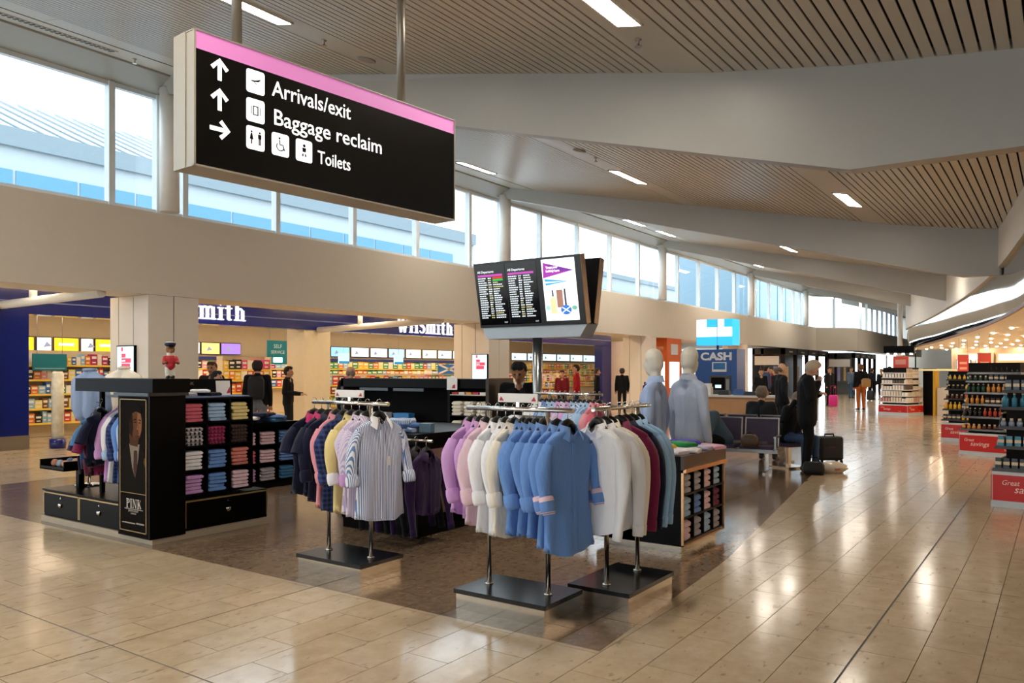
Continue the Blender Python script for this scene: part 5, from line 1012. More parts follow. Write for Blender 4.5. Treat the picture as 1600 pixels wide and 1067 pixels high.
def person(label, loc, rotz, top, legs, hair='#2a1c14', shoe='#141210', skin=SKIN, pose=None, base=BASE, k=1.0, vox=.014, pitch=0, yaw=0, coat=0, bulk=1.0, longhair=False, bald=False, fingers=True, curl=.5, bare=False, sleeve=True, group=None, collar=None):
    J = {a: b.copy() for a, b in base.items()}; J.update({a: V(*b) for a, b in (pose or {}).items()})
    t = thing('person', label, 'person', loc, rotz, group); t.scale = (k, k, k)
    mats = {'top': cloth(top), 'legs': cloth(legs), 'shoe': M(shoe, .4), 'skin': skin, 'hair': M(hair, .8, var=.3, scale=40, name='hair_' + hair.strip('#')), 'eye': M('#17110e', .3, var=0), 'lip': M('#9a5a4a', .5, var=0), 'col': cloth(collar or top)}
    C = []; A = lambda p0, r0, p1, r1, m, fl=1.0: C.append((p0, r0, p1, r1, m, fl))
    up = (J['chest'] - J['pel']).normalized()
    for s in (-1, 1):
        o = V(s * .075, 0, 0); A(J['pel'] + o * 1.0 - up * (.02 + coat), .118 * bulk, J['chest'] + o * 1.15, .115 * bulk, 'top', .92); A(J['chest'] + o * 1.3 - up * .02, .1 * bulk, J['chest'] + V(s * .11, 0, 0) + up * .07, .075 * bulk, 'top', .9)
        A(J['pel'] + V(s * .06, .01, -.06), .11, J['pel'] + V(s * .05, .01, 0), .11, 'legs')
        S_ = 'L' if s > 0 else 'R'; sh, el, wr, hp, kn, an = (J[a + S_] for a in ('sh', 'el', 'wr', 'hp', 'kn', 'an'))
        A(J['chest'] + V(s * .09, 0, 0) + up * .08, .07 * bulk, sh, .072 * bulk, 'top'); A(sh, .07 * bulk, el, .054 * bulk, 'top'); A(el, .054 * bulk, wr, .042 * bulk, 'skin' if not sleeve else 'top')
        A(hp, .093, kn, .066, 'legs'); A(kn, .066, an, .05, 'legs'); fd = V(0, -1, 0)
        A(an + V(0, .03, -.035), .045, an + V(s * .015, -.15, -.045), .036, 'shoe'); A(an + V(0, .035, -.05), .034, an + V(s * .015, -.17, -.055), .03, 'shoe')
        hd = (wr - el).normalized(); side = V(0, 0, 1).cross(hd); side = side.normalized() if side.length > .1 else V(0, 1, 0); nrm = hd.cross(side)
        pm = wr + hd * .075; A(wr, .026, wr + hd * .03, .03, 'skin'); A(wr + hd * .035 + side * .018, .02, pm + side * .022, .019, 'skin'); A(wr + hd * .035 - side * .018, .02, pm - side * .022, .019, 'skin')
        if fingers:
            for q, (of, ln) in enumerate(((-.031, .06), (-.0105, .072), (.0105, .068), (.031, .052))):
                b0 = pm + side * of; b1 = b0 + (hd * (1 - curl * .4) - nrm * curl * .5 * s).normalized() * ln * .55; b2 = b1 + (hd * (1 - curl) - nrm * curl * s).normalized() * ln * .5
                A(b0, .0105, b1, .0098, 'skin'); A(b1, .0098, b2, .0085, 'skin')
            th = wr + hd * .03 + side * -.03 * s; A(th, .013, th + (hd * .7 - side * s * .6).normalized() * .035, .0115, 'skin'); A(th + (hd * .7 - side * s * .6).normalized() * .035, .0115, th + (hd * .9 - side * s * .35).normalized() * .065, .0095, 'skin')
    A(J['chest'] + up * .1, .07, J['neck'] + up * .0, .058, 'skin'); A(J['chest'] + up * .1 + V(0, .01, 0), .078, J['chest'] + up * .135 + V(0, .015, 0), .07, 'col')
    Rm = Matrix.Rotation(yaw, 3, 'Z') @ Matrix.Rotation(pitch, 3, 'X'); h0 = J['head']
    def hp_(x, y, z): return h0 + Rm @ V(x, y, z)
    A(J['neck'], .056, hp_(0, .02, -.04), .055, 'skin')
    for s in (-1, 1): A(hp_(s * .012, .01, .06), .083, hp_(s * .012, .0, -.0), .078, 'skin'); A(hp_(s * .078, .012, -.012), .018, hp_(s * .082, .016, .018), .02, 'skin'); A(hp_(s * .033, -.078, .024), .0125, hp_(s * .036, -.078, .024), .0125, 'eye')
    A(hp_(0, -.02, -.03), .062, hp_(0, -.042, -.085), .036, 'skin'); A(hp_(0, -.082, .02), .012, hp_(0, -.103, -.02), .016, 'skin'); A(hp_(-.02, -.078, -.052), .011, hp_(.02, -.078, -.052), .011, 'lip')
    if not bald:
        for s in (-1, 1): A(hp_(s * .02, .03, .065), .088, hp_(s * .02, .045, .02), .083, 'hair'); A(hp_(s * .03, -.03, .105), .05, hp_(s * .03, .02, .1), .06, 'hair')
        if longhair: A(hp_(0, .06, 0), .08, hp_(0, .07, -.15), .07, 'hair')
    else:
        for s in (-1, 1): A(hp_(s * .045, .055, .0), .048, hp_(s * .03, .06, .02), .05, 'hair')
    sdf_body('body', C, mats, vox, t)
    return t
def facing(dx, dy): return math.atan2(dy, dx) + PI / 2
SIDE_R = facing(.821, .571); AWAY = facing(-.571, .821); TOW = facing(.571, -.821); SIDE_L = facing(-.821, -.571)
# the man in the black leather jacket looking at his phone
p = person('grey haired man in a black leather jacket standing looking at his phone', (-3.33, 13.0, 0), SIDE_R - R(14), '#15161a', '#0d0d10', hair='#c9b9a0', pose=dict(elR=(-.26, -.03, 1.15), wrR=(-.08, -.15, 1.36), elL=(.26, -.03, 1.15), wrL=(.12, -.19, 1.2), neck=(0, -.02, 1.47), head=(0, -.075, 1.58)), pitch=R(36), coat=.12, bulk=1.32, vox=.0105, curl=.8, k=1.03)
ph = thing('phone', 'phone held by the grey haired man', 'phone', (0, 0, 0))
ph.parent = None; mtx = Matrix.Rotation(p.rotation_euler.z, 3, 'Z'); c = mtx @ V(-.04, -.23, 1.46) * 1.03; ph.location = V(-3.33, 13.0, 0) + c; ph.rotation_euler = (R(-35), 0, p.rotation_euler.z + PI)
MB().box((-.037, -.005, -.07), (.037, .005, .07)).build('case', BLACKM, ph, world=False); MB().box((-.033, -.0065, -.062), (.033, -.005, .062)).build('screen', M('#dfeaff', emit=1.2), ph, world=False)
g = MB()
for s in (-1, 1): g.tube([V(s * .034 + .024 * math.cos(R(a)), 0, .018 * math.sin(R(a))) for a in range(0, 361, 45)], .0025, 6)
tg = link('glasses', g.mesh('glasses', M('#2a1a14', .3)), p, V(0, -.155, 1.555), (R(28), 0, 0))
bl = thing('shoulder_bag', 'small black bag at the feet of the man in the leather jacket', 'bag', (-3.16, 12.72, 0), .4); MB().loft([[(x * sx, y * sy, z) for x, y in rrect(0, 0, .3, .18, .05)] for z, sx, sy in ((0, .95, .9), (.08, 1.05, 1.1), (.16, 1, 1), (.2, .8, .7))]).build('body', M('#0c0c0d', .6), bl, world=False); MB().tube([(-.1, 0, .19), (-.05, .0, .27), (.05, 0, .27), (.1, 0, .19)], .009, 8).build('strap', BLACKM, bl, world=False)
# rolling suitcase and the pale plastic bag
sc_ = thing('suitcase', 'black wheeled suitcase standing behind the man in the leather jacket', 'suitcase', (-3.35, 14.55, 0), R(34.8))
MB().loft([[(x, y, z) for x, y in rrect(0, 0, .42 - e, .26 - e, .05)] for z, e in ((.05, .04), (.08, 0), (.42, 0), (.46, .03))]).build('shell', M('#16171a', .65, name='suitcase_fabric'), sc_, world=False); MB().box((-.16, -.145, .1), (.16, -.13, .32)).build('front_pocket', M('#1d1e22', .7), sc_, world=False); MB().box((-.05, -.149, .27), (.05, -.145, .3)).build('logo_patch', M('#4a2026', .6), sc_, world=False)
MB().tube([(-.08, 0, .455), (-.075, 0, .5), (.075, 0, .5), (.08, 0, .455)], .014, 8).build('handle', BLACKM, sc_, world=False)
for s in (-1, 1): MB().tube([(s * .17 - .015, .1, .03), (s * .17 + .015, .1, .03)], .03, 12).build('wheel', BLACKM, sc_, world=False); MB().box((s * .17 - .02, -.12, 0), (s * .17 + .02, -.09, .055)).build('foot', BLACKM, sc_, world=False)
rnd = random.Random(3); rings = []
for i in range(8):
    f = i / 7; r = .2 * math.sin(PI * (.12 + f * .8)) ** .6; rings.append([((r + rnd.uniform(-.02, .02)) * 1.15 * math.cos(2 * PI * j / 16), (r * .8 + rnd.uniform(-.02, .02)) * math.sin(2 * PI * j / 16), .17 * f + rnd.uniform(-.008, .008) * (f > 0)) for j in range(16)])
pb = thing('plastic_bag', 'pale crumpled plastic bag on the floor beside the suitcase', 'bag', (-2.98, 13.15, 0), R(34)); MB().loft(rings).build('body', M('#d9cdb8', .35, var=.12, scale=20), pb, world=False); MB().box((-.02, -.155, .05), (.06, -.15, .1)).build('print', M('#a8564a', .5), pb, world=False)
# seats
PUR_S = M('#2f1c3d', .55, name='purple_vinyl', var=.1)
def bench(label, loc, rotz, n):
    t = thing('beam_seat', label, 'seat', loc, rotz, 'purple beam seats'); w = .58; L = n * w
    MB().box((-L / 2, -.03, .3), (L / 2, .03, .36)).build('beam', STEEL, t, world=False)
    for s in (-1, 1): 
        x = s * (L / 2 - .16); MB().box((x - .02, -.02, .05), (x + .02, .02, .3)).build('leg', CHROME, t, world=False); MB().hexa([(x - .02, -.28, .0), (x + .02, -.28, .0), (x + .02, .28, .0), (x - .02, .28, .0), (x - .02, -.28, .025), (x + .02, -.28, .025), (x + .02, .28, .05), (x - .02, .28, .05)]).build('foot', CHROME, t, world=False)
    for i in range(n):
        x = -L / 2 + (i + .5) * w
        q = MB(); q.loft([[(x + a, y, z) for a, z in ((-.25, .38), (.25, .38), (.25, .43), (-.25, .43))] for y in (-.27, .2)], smooth=False); q.build('seat', PUR_S, t, world=False); MB().box((x - .27, -.28, .36), (x + .27, .21, .38)).build('seat_frame', STEEL, t, world=False)
        MB().hexa([(x - .25, .2, .47), (x + .25, .2, .47), (x + .25, .235, .47), (x - .25, .235, .47), (x - .25, .28, .83), (x + .25, .28, .83), (x + .25, .31, .83), (x - .25, .31, .83)]).build('backrest', PUR_S, t, world=False)
        e = MB()
        for a, b in ((-.27, -.25), (.25, .27)): e.hexa([(x + a, .19, .38), (x + b, .19, .38), (x + b, .245, .38), (x + a, .245, .38), (x + a, .275, .85), (x + b, .275, .85), (x + b, .32, .85), (x + a, .32, .85)])
        e.box((x - .27, .275, .83), (x + .27, .32, .85)); e.build('back_frame', STEEL, t, world=False)
    for i in (0, n): x = -L / 2 + i * w; MB().box((x - .02, -.25, .56), (x + .02, .2, .585)).box((x - .015, -.22, .38), (x + .015, -.19, .56)).build('armrest', STEEL, t, world=False)
    return t
bench('purple beam seats with an empty end seat beside the walkway', (-4.25, 12.55, 0), R(6), 2)
bench('purple beam seats with their back to the shirt racks', (-4.6, 14.0, 0), R(180), 3)
person('man in a dark coat seated with his back turned on the purple seats', (-4.38, 14.02, 0), R(180), '#23262a', '#20242c', hair='#7a6a58', base=SIT, coat=.0, bulk=1.2, vox=.014)
person('person in jeans hunched on the seats holding a phone to the face', (-3.72, 13.45, 0), R(62), '#17181c', '#3a4f70', hair='#8a7a68', base=SIT, pose=dict(elR=(-.27, -.12, .8), wrR=(-.1, -.2, 1.1), chest=(0, -.1, .88), neck=(0, -.14, 1.02), head=(0, -.2, 1.12), shL=(.185, -.11, .97), shR=(-.185, -.11, .97)), vox=.014, pitch=R(15), bulk=1.1)
st = thing('side_seat', 'single purple seat under the person in jeans', 'seat', (-3.75, 13.47, 0), R(62)); MB().box((-.25, -.25, .36), (.25, .22, .42)).build('seat', PUR_S, st, world=False); MB().box((-.03, -.03, .03), (.03, .03, .36)).build('leg', CHROME, st, world=False); MB().box((-.22, -.22, 0), (.22, .22, .03)).build('foot', CHROME, st, world=False); MB().box((-.25, .2, .46), (.25, .24, .82)).build('backrest', PUR_S, st, world=False)
person('person in a grey blue top bent forward on the purple seats', (-4.55, 12.5, 0), R(-35), '#4b5f70', '#15161a', hair='#4a3a2c', base=SIT, pose=dict(chest=(0, -.22, .82), neck=(0, -.34, .93), head=(0, -.43, .98), shL=(.185, -.25, .9), shR=(-.185, -.25, .9), elL=(.24, -.38, .66), elR=(-.24, -.38, .66), wrL=(.1, -.55, .55), wrR=(-.1, -.55, .55)), pitch=R(45), bulk=1.15)
hb = thing('holdall', 'brown leather holdall lying on the empty purple end seat', 'bag', (-4.02, 12.3, .42), .3); MB().loft([[(x, y, z) for x, y in rrect(0, 0, .26 * e, .2 * e, .06)] for z, e in ((0, .9), (.06, 1.05), (.14, 1), (.19, .7))]).build('body', M('#4f3a28', .5), hb, world=False); MB().tube([(-.07, 0, .18), (0, 0, .25), (.07, 0, .18)], .009, 8).build('strap', M('#33251a', .5), hb, world=False)
# other people
def W2(px, d):
    l = (px - 800) / 1237 * d; return (l * cA - d * sA, l * sA + d * cA, 0)
bp_ = person('man with a black backpack walking into the newsagent', (-13.35, 10.2, 0), AWAY + R(10), '#14161c', '#7a808a', hair='#2a1c14', k=1.04, pose=dict(knR=(-.1, -.12, .5), anR=(-.1, .02, .085)))
MB().loft([[(x, .2 + y, z) for x, y in rrect(0, 0, .3 * e, .2 * e, .06)] for z, e in ((1.0, .85), (1.08, 1), (1.36, 1), (1.44, .75))]).build('backpack', M('#101114', .7), bp_, world=False)
person('dark haired man in a black jacket reading beside the pale shop pillar', (-14.6, 12.0, 0), SIDE_R, '#17171a', '#1a1c22', hair='#1d1410', k=.98, pose=dict(wrR=(-.12, -.3, 1.1), wrL=(.12, -.3, 1.1)))
person('bald man in a black top behind the tall black unit', W2(548, 15.2), AWAY, '#131418', '#20242c', hair='#8a7a6a', bald=True, k=.97)
person('man in a dark jacket at the newsagent stand beside the clad column', W2(331, 16.4), TOW, '#26221f', '#1a1a1c', hair='#5a3a26', k=1.03)
person('person with black hair bending behind the pigeonhole unit', W2(338, 14.0), SIDE_R, '#1a1a1c', '#1a1a1c', hair='#0f0c0a', k=.92)
person('man in a red jacket in front of the yellow snack shelves', W2(901, 26), SIDE_L, '#b01f2a', '#20284a', hair='#2a1a12', k=1.04)
person('person in a red and black jacket beside the snack shelves', W2(878, 27.5), TOW, '#7a2028', '#1a1a20', hair='#3a2416', k=.93)
person('person in black beside the blue shop pillar', W2(933, 28), SIDE_R, '#0f0f12', '#101014', hair='#3a2a20', k=.98)
person('person in a dark coat beside the orange kiosk', W2(972, 29.5), AWAY, '#101114', '#15161a', hair='#3a2a20', k=.98)
person('staff man in a dark suit standing behind the racks', (-5.62, 8.25, 0), facing(.45, -.9), '#0f1014', '#101014', hair='#0f0c0a', skin=SKIN2, k=.99, pitch=R(24), yaw=R(-6), vox=.011, pose=dict(head=(0, -.06, 1.585)), collar='#e8e6e2')
person('man in a navy jacket standing behind the seated people', W2(1221, 17.5), SIDE_R, '#14161c', '#12141a', hair='#5a4a3e', k=1.02, bald=True)
person('person in orange trousers with a tan bag on the walkway', (-6.78, 34.8, 0), AWAY, '#14161c', '#b5622c', hair='#6a4a2a', k=1.08, vox=.018)
cr = [(1189, 30, '#15161a', '#1a1a20', '#2a1c14'), (1197, 31, '#3a4a6a', '#1a1a20', '#1a120e'), (1205, 33, '#8a2a2a', '#15161a', '#3a2a1c'), (1212, 29, '#1a1c22', '#15161a', '#5a4a3a'), (1330, 47, '#5a6a80', '#3a5a80', '#4a3424'), (1362, 45, '#16181c', '#101114', '#3a2a1c'), (1377, 44, '#101114', '#101114', '#2a1c14'), (1390, 42, '#e6e2dc', '#20242c', '#2a1c14'), (1296, 36, '#1a1a1e', '#101114', '#2a1c14'), (1407, 46, '#7a2028', '#15161a', '#2a1c14')]
cl = ['person in black, %s in the crowd behind the service counter', 'person in a blue top, %s in the crowd behind the service counter', 'person in a maroon top, %s in the crowd behind the service counter', 'person in a dark jacket, %s in the crowd behind the service counter', 'person in a grey blue top, %s beside the far dark shopfront', 'person in a dark coat and pale shirt, %s on the far walkway', 'person in a long black coat, %s on the far walkway', 'person in a white top, %s beside the far white stand', 'person in black, %s beside the dark glazed shopfront', 'person in a red top, %s beside the far counter']
for i, (px, d, a, b, h) in enumerate(cr): person((cl[i] % ORD[i]) if i < 4 else (cl[i].replace(', %s', '')), W2(px, d), (TOW, SIDE_R, SIDE_L, AWAY)[i % 4] + R(i * 13 % 40), a, b, hair=h, k=.97 + (i * 7 % 10) / 100, vox=.02, fingers=False, group='people far along the hall')
tag(MB().loft([[(x, y, z) for x, y in rrect(0, 0, .34 * e, .2 * e, .05)] for z, e in ((0, .9), (.08, 1), (.3, 1), (.36, .6))]).build('shoulder_bag', M('#a8834f', .5), None, loc=(-6.55, 34.62, .95), rot=(0, 0, .5)), 'tan bag carried by the person in orange trousers', 'bag')
for i, (px, d, c) in enumerate(((1302, 35, '#d81f8a'), (1360, 43, '#101114'))): tag(MB().loft([[(x, y, z) for x, y in rrect(0, 0, .36 * e, .24 * e, .06)] for z, e in ((.04, .9), (.1, 1), (.5, 1), (.55, .8))]).tube([(-.1, 0, .54), (-.1, 0, .95), (.1, 0, .95), (.1, 0, .54)], .012, 6).build('suitcase', M(c, .4), None, loc=W2(px, d)), ('bright pink suitcase beside the dark glazed shopfront', 'black suitcase on the far walkway')[i], 'suitcase')
# ---------- mannequins, shirt busts, figurine
MAN = M('#d8d2c4', .7, name='mannequin_fabric', var=.04)
def mannequin(label, loc, rotz, shirt_m, tie_m, k=1.0):
    t = thing('mannequin', label, 'mannequin', loc, rotz); t.scale = (k, k, k)
    C = []; A = lambda p0, r0, p1, r1, m, fl=1.0: C.append((p0, r0, p1, r1, m, fl))
    A((0, .015, 1.64), .09, (0, .0, 1.715), .098, 'f'); A((0, -.035, 1.575), .058, (0, -.04, 1.62), .066, 'f'); A((0, -.08, 1.61), .022, (0, -.1, 1.64), .024, 'f'); A((0, .02, 1.44), .06, (0, .015, 1.6), .06, 'f')
    sdf_body('head', C, {'f': MAN}, .012, t, 6)
    C.clear()
    for s in (-1, 1):
        A((s * .07, 0, .84), .12, (s * .075, 0, 1.0), .11, 's', .95); A((s * .075, 0, 1.0), .11, (s * .09, -.01, 1.28), .125, 's', .92); A((s * .09, -.01, 1.28), .12, (s * .1, .01, 1.39), .075, 's', .9); A((s * .06, .015, 1.42), .06, (s * .18, .01, 1.375), .06, 's'); A((s * .19, .01, 1.36), .066, (s * .265, .035, 1.08), .055, 's'); A((s * .265, .035, 1.08), .055, (s * .262, -.02, .82), .043, 's')
    A((0, .02, 1.43), .074, (0, .015, 1.455), .07, 's')
    sh = sdf_body('shirt', C, {'s': shirt_m}, .013, t, 3)
    c = MB(); lo = []; upr = []
    for j in range(19): a = R(-90 + 12 + 336 * j / 18); f = abs(j - 9) / 9; lo.append(((.098 + .03 * f ** 3) * math.cos(a), .02 + (.094 + .02 * f ** 3) * math.sin(a), 1.455 - .03 * f ** 3)); upr.append((.074 * math.cos(a), .018 + .074 * math.sin(a), 1.525 - .012 * f))
    c.loft([lo, upr, [(x * .9, y * .9, z - .02) for x, y, z in upr]], cap=False, closed=False).build('collar', shirt_m, sh, world=False)
    MB().hexa([(-.045, -.165, .92), (.045, -.165, .92), (.04, -.12, .92), (-.04, -.12, .92), (-.02, -.115, 1.42), (.02, -.115, 1.42), (.02, -.085, 1.42), (-.02, -.085, 1.42)]).build('tie', tie_m, t, world=False); MB().hexa([(-.018, -.1, 1.41), (.018, -.1, 1.41), (.018, -.07, 1.41), (-.018, -.07, 1.41), (-.03, -.1, 1.455), (.03, -.1, 1.455), (.03, -.06, 1.455), (-.03, -.06, 1.455)]).build('tie_knot', tie_m, t, world=False)
    MB().tube([(0, 0, .03), (0, 0, .8)], .022, 12).build('stand_pole', CHROME, t, world=False); MB().lathe([(.18, 0), (.18, .012), (.05, .03)], 24).build('stand_base', CHROME, t, world=False)
mannequin('white headed mannequin in a pale blue shirt and navy tie', (-3.60, 7.85, 0), facing(-1, -.086), fabric('#9fb4da'), fabric('#1d1f5a'), 1.02)
mannequin('white headed mannequin in a grey blue shirt and red tie facing the hall', (-3.40, 8.35, 0), facing(.43, .907), fabric('#aeb8cc'), fabric('#8a2630'), 1.035)
def bust(label, loc, rotz, mat, drop=.75):
    t = thing('shirt_bust', label, 'shirt bust', loc, rotz); C = []; A = lambda p0, r0, p1, r1, m, fl=1.0: C.append((p0, r0, p1, r1, m, fl))
    for s in (-1, 1): A((s * .08, 0, .06), .12, (s * .09, 0, .34), .115, 's', .9); A((s * .06, .015, .44), .065, (s * .185, .01, .385), .068, 's'); A((s * .19, .01, .38), .072, (s * .24, .03, .1), .06, 's')
    A((0, .02, .44), .075, (0, .015, .48), .066, 's'); sdf_body('shirt', C, {'s': mat}, .015, t, 3)
    MB().tube([V(.062 * math.cos(R(a)), .015 + .062 * math.sin(R(a)), .52) for a in range(0, 361, 30)], .016, 8).build('collar', mat, t, world=False); MB().lathe([(.058, .50), (.058, .535), (.03, .54)], 16, c=(0, .015, 0)).build('neck_cap', BLACK, t, world=False)
    MB().tube([(0, 0, .0), (0, 0, -drop)], .02, 10).build('stand_pole', CHROME, t, world=False); MB().lathe([(.14, -drop), (.14, -drop + .015), (.04, -drop + .03)], 20).build('stand_base', CHROME, t, world=False)
bust('headless bust in a grey blue shirt at the end of the poster unit', (-8.8, 4.5, 1.096), R(10), fabric('#8fa2c4'))
bust('headless bust in a cream shirt behind the poster unit', (-9.1, 5.05, 1.12), R(20), FB['cream'], 1.12)
t = thing('figurine', 'small figurine in a red jacket and navy cap standing on the poster unit', 'figurine', (-7.05, 4.38, 1.53), facing(.8, -.3)); C = []; A = lambda p0, r0, p1, r1, m, fl=1.0: C.append((p0, r0, p1, r1, m, fl))
for s in (-1, 1): A((s * .022, 0, .03), .026, (s * .02, 0, .1), .03, 'w'); A((s * .022, -.02, .012), .018, (s * .022, .01, .012), .02, 'k'); A((s * .05, 0, .2), .02, (s * .065, -.03, .15), .018, 'r'); A((s * .065, -.03, .15), .016, (s * .05, -.06, .155), .015, 'b')
A((0, 0, .12), .046, (0, 0, .2), .04, 'r'); A((0, -.005, .235), .035, (0, -.005, .24), .036, 'w'); A((0, -.005, .27), .04, (0, -.005, .285), .042, 'b'); A((0, -.045, .265), .02, (0, -.055, .26), .016, 'b')
sdf_body('body', C, {'r': M('#c01f2c', .5), 'w': M('#e9e2d2', .6), 'b': M('#8a5a34', .7), 'k': M('#141416', .4)}, .007, t, 2)
MB().lathe([(.036, .31), (.05, .322), (.052, .338), (.046, .345)], 18).build('cap', M('#151c3c', .5), t, world=False); MB().lathe([(.048, .345), (.04, .352)], 18).build('cap_top', WHITE2, t, world=False); MB().box((-.03, -.075, .305), (.03, -.03, .312)).build('cap_peak', BLACK, t, world=False)
# ================================================================== DUTY FREE SHOP ON THE WALKWAY SIDE
REDP = M('#c8201f', .35, name='savings_red', var=.04)
BOTP = ['#2a1a14', '#141416', '#3a2416', '#7a1f24', '#1f4a3a', '#c98a3a', '#20242c', '#e6d8c0', '#5a2a1c', '#a83a2a']
def bottle_mesh(w, h, hexc, kind):
    m = MB()
    if kind == 0: m.lathe([(w * .5, 0), (w * .5, h * .6), (w * .2, h * .72), (w * .2, h * .9)], 8, 0); m.lathe([(w * .22, h * .9), (w * .22, h)], 8, 1)
    elif kind == 1: m.box((-w / 2, -w / 3, 0), (w / 2, w / 3, h * .78), 0); m.box((-w / 2 - .001, -w / 3 - .001, h * .25), (w / 2 + .001, w / 3 + .001, h * .5), 1)
    else: m.lathe([(w * .5, 0), (w * .55, h * .3), (w * .4, h * .55)], 8, 0); m.lathe([(w * .3, h * .55), (w * .3, h * .8)], 8, 1)
    return m.mesh(('perfume_bottle', 'cosmetic_box', 'cream_jar')[kind], [M(hexc, .25), M('#d9c9a8', .3) if hexc != '#e6d8c0' else M('#141416', .3)])
_bm = {}
def savings(parent, w, h, loc, rz):
    o = link('savings_panel', None, parent, loc, (0, 0, rz))
    MB().box((-w / 2, -.01, 0), (w / 2, 0, h)).build('red_board', REDP, o, world=False)
    WL = M('#f6dcd6', .5)
    text('lettering', 'Great', h * .28, WL, o, (-w * .43, -.0105, h * .62), FR, shear=.25, xscale=.9); text('lettering', 'savings', h * .40, WL, o, (-w * .33, -.0105, h * .34), FR, shear=.25); text('lettering', 'to go', h * .2, WL, o, (w * .2, -.0105, h * .14), FR, shear=.25)
def gondola(label, loc, rotz, w, d, zs, names, lab, pal=BOTP, indiv=True, plinth=.06, ph=.42, seed=1, pitch=.075, group=None, shelfc='#5c6168'):
    rnd = random.Random(seed); t = thing('shop_gondola', label, 'display stand', loc, rotz)
    MB().box((-w / 2, -d / 2, 0), (w / 2, d / 2, plinth)).build('plinth', M('#c9d2d8', .35), t, world=False); MB().box((-w / 2 + .01, -d / 2 + .01, plinth), (w / 2 - .01, d / 2 - .01, ph)).build('base', M('#d9dde0', .4), t, world=False)
    MB().box((-w * .39, -d * .39, ph), (w * .39, d * .39, zs[-1] + .18)).build('core', M('#171412', .6, spec=.1), t, world=False)
    savings(t, w - .04, ph - plinth - .06, (0, -d / 2 + .008, plinth + .02), 0); savings(t, d - .04, ph - plinth - .06, (w / 2 - .008, 0, plinth + .02), R(90)); savings(t, d - .04, ph - plinth - .06, (-w / 2 + .008, 0, plinth + .02), R(-90))
    mtx = Matrix.Rotation(rotz, 3, 'Z'); stuff = MB(); mats = []
    for zi, z in enumerate(zs):
        f = 1 - .035 * zi; hw, hd = w / 2 * f, d / 2 * f
        MB().hexa([(-hw, -hd, z - .035), (hw, -hd, z - .035), (hw, hd, z - .035), (-hw, hd, z - .035), (-hw + .02, -hd + .02, z), (hw - .02, -hd + .02, z), (hw - .02, hd - .02, z), (-hw + .02, hd - .02, z)]).build('shelf', M(shelfc, .35, .3), t, world=False)
        for side in range(3):
            ln = (2 * hw if side == 0 else 2 * hd) - .06; n = int(ln / pitch); kd = rnd.choice((0, 1, 2)); hx = rnd.choice(pal)
            for i in range(n):
                if i % 4 == 0: kd = rnd.choice((0, 1, 2)); hx = rnd.choice(pal)
                hgt = (.16, .15, .12)[kd]; u = -ln / 2 + (i + .5) * ln / n; off = .055
                x, y = (u, -hd + off) if side == 0 else ((hw - off, u) if side == 1 else (-hw + off, u))
                if indiv:
                    key = (kd, hx, round(pitch, 3))
                    if key not in _bm: _bm[key] = bottle_mesh(pitch * .75, hgt, hx, kd)
                    v = mtx @ V(x, y, z) + V(*loc); nm = ('perfume_bottle', 'cosmetic_box', 'cream_jar')[kd]
                    tag(link(nm, _bm[key], None, v, (0, 0, rotz)), nth('%s %s on the %s tier of the %s' % (CNAME[hx], ('bottle', 'box', 'jar')[kd], ORD[zi], lab)), ('bottle', 'box', 'jar')[kd], nm.replace('_', ' ') + ' on the ' + lab)
                else:
                    if hx not in mats: mats.append(hx)
                    stuff.box((x - pitch * .38, y - .03, z), (x + pitch * .38, y + .03, z + hgt), mats.index(hx))
    if not indiv: tag(stuff.build('goods', [M(h, .4) for h in mats], t, world=False), kind='stuff')
    return t
gondola('tiered cosmetics stand with a red savings base nearest the walkway corner', (.0, 11.35, 0), R(-6), 1.3, .95, (.46, .72, .95, 1.18, 1.38), None, 'nearest red based stand', ['#2f7f9a', '#c9cfd4', '#1f4a3a', '#e6d8c0', '#8a5a2a', '#20242c', '#8a9ab0', '#141416'], seed=3, pitch=.08)
gondola('tiered cosmetics stand with a red savings base in the middle of the row', (-.92, 17.85, 0), R(-18), 1.15, 1.15, (.5, .74, .98, 1.2, 1.42, 1.58), None, 'middle red based stand', seed=5, pitch=.085, shelfc='#3c4148')
gondola('tiered cosmetics stand with a red savings base behind the middle stand', (-1.6, 20.9, 0), R(-18), 1.15, 1.0, (.5, .74, .98, 1.2, 1.42), None, 'rear red based stand', BOTP + ['#d83a6a', '#f2c32a'], seed=8, pitch=.095, shelfc='#3c4148')
gondola('white tiered stand with small red base far along the walkway', (-4.85, 31.9, 0), R(-20), 1.1, 1.1, (.5, .72, .94, 1.16, 1.38, 1.55), None, 'far white stand', ['#efe9e2', '#e6d8c8', '#d9a8a0', '#6a5a52', '#fff8f0'], False, .1, .4, seed=9, pitch=.1, shelfc='#e6dfd6')
t = thing('sign_topper', 'red sign on top of the far white stand', 'sign', (-4.85, 31.9, 1.73), R(-20)); MB().box((-.28, -.02, 0), (.28, .02, .42)).build('panel', M('#e0503f', .4), t, world=False); MB().box((-.2, -.023, .12), (.2, -.02, .3)).build('print', M('#f0a090', .5), t, world=False)
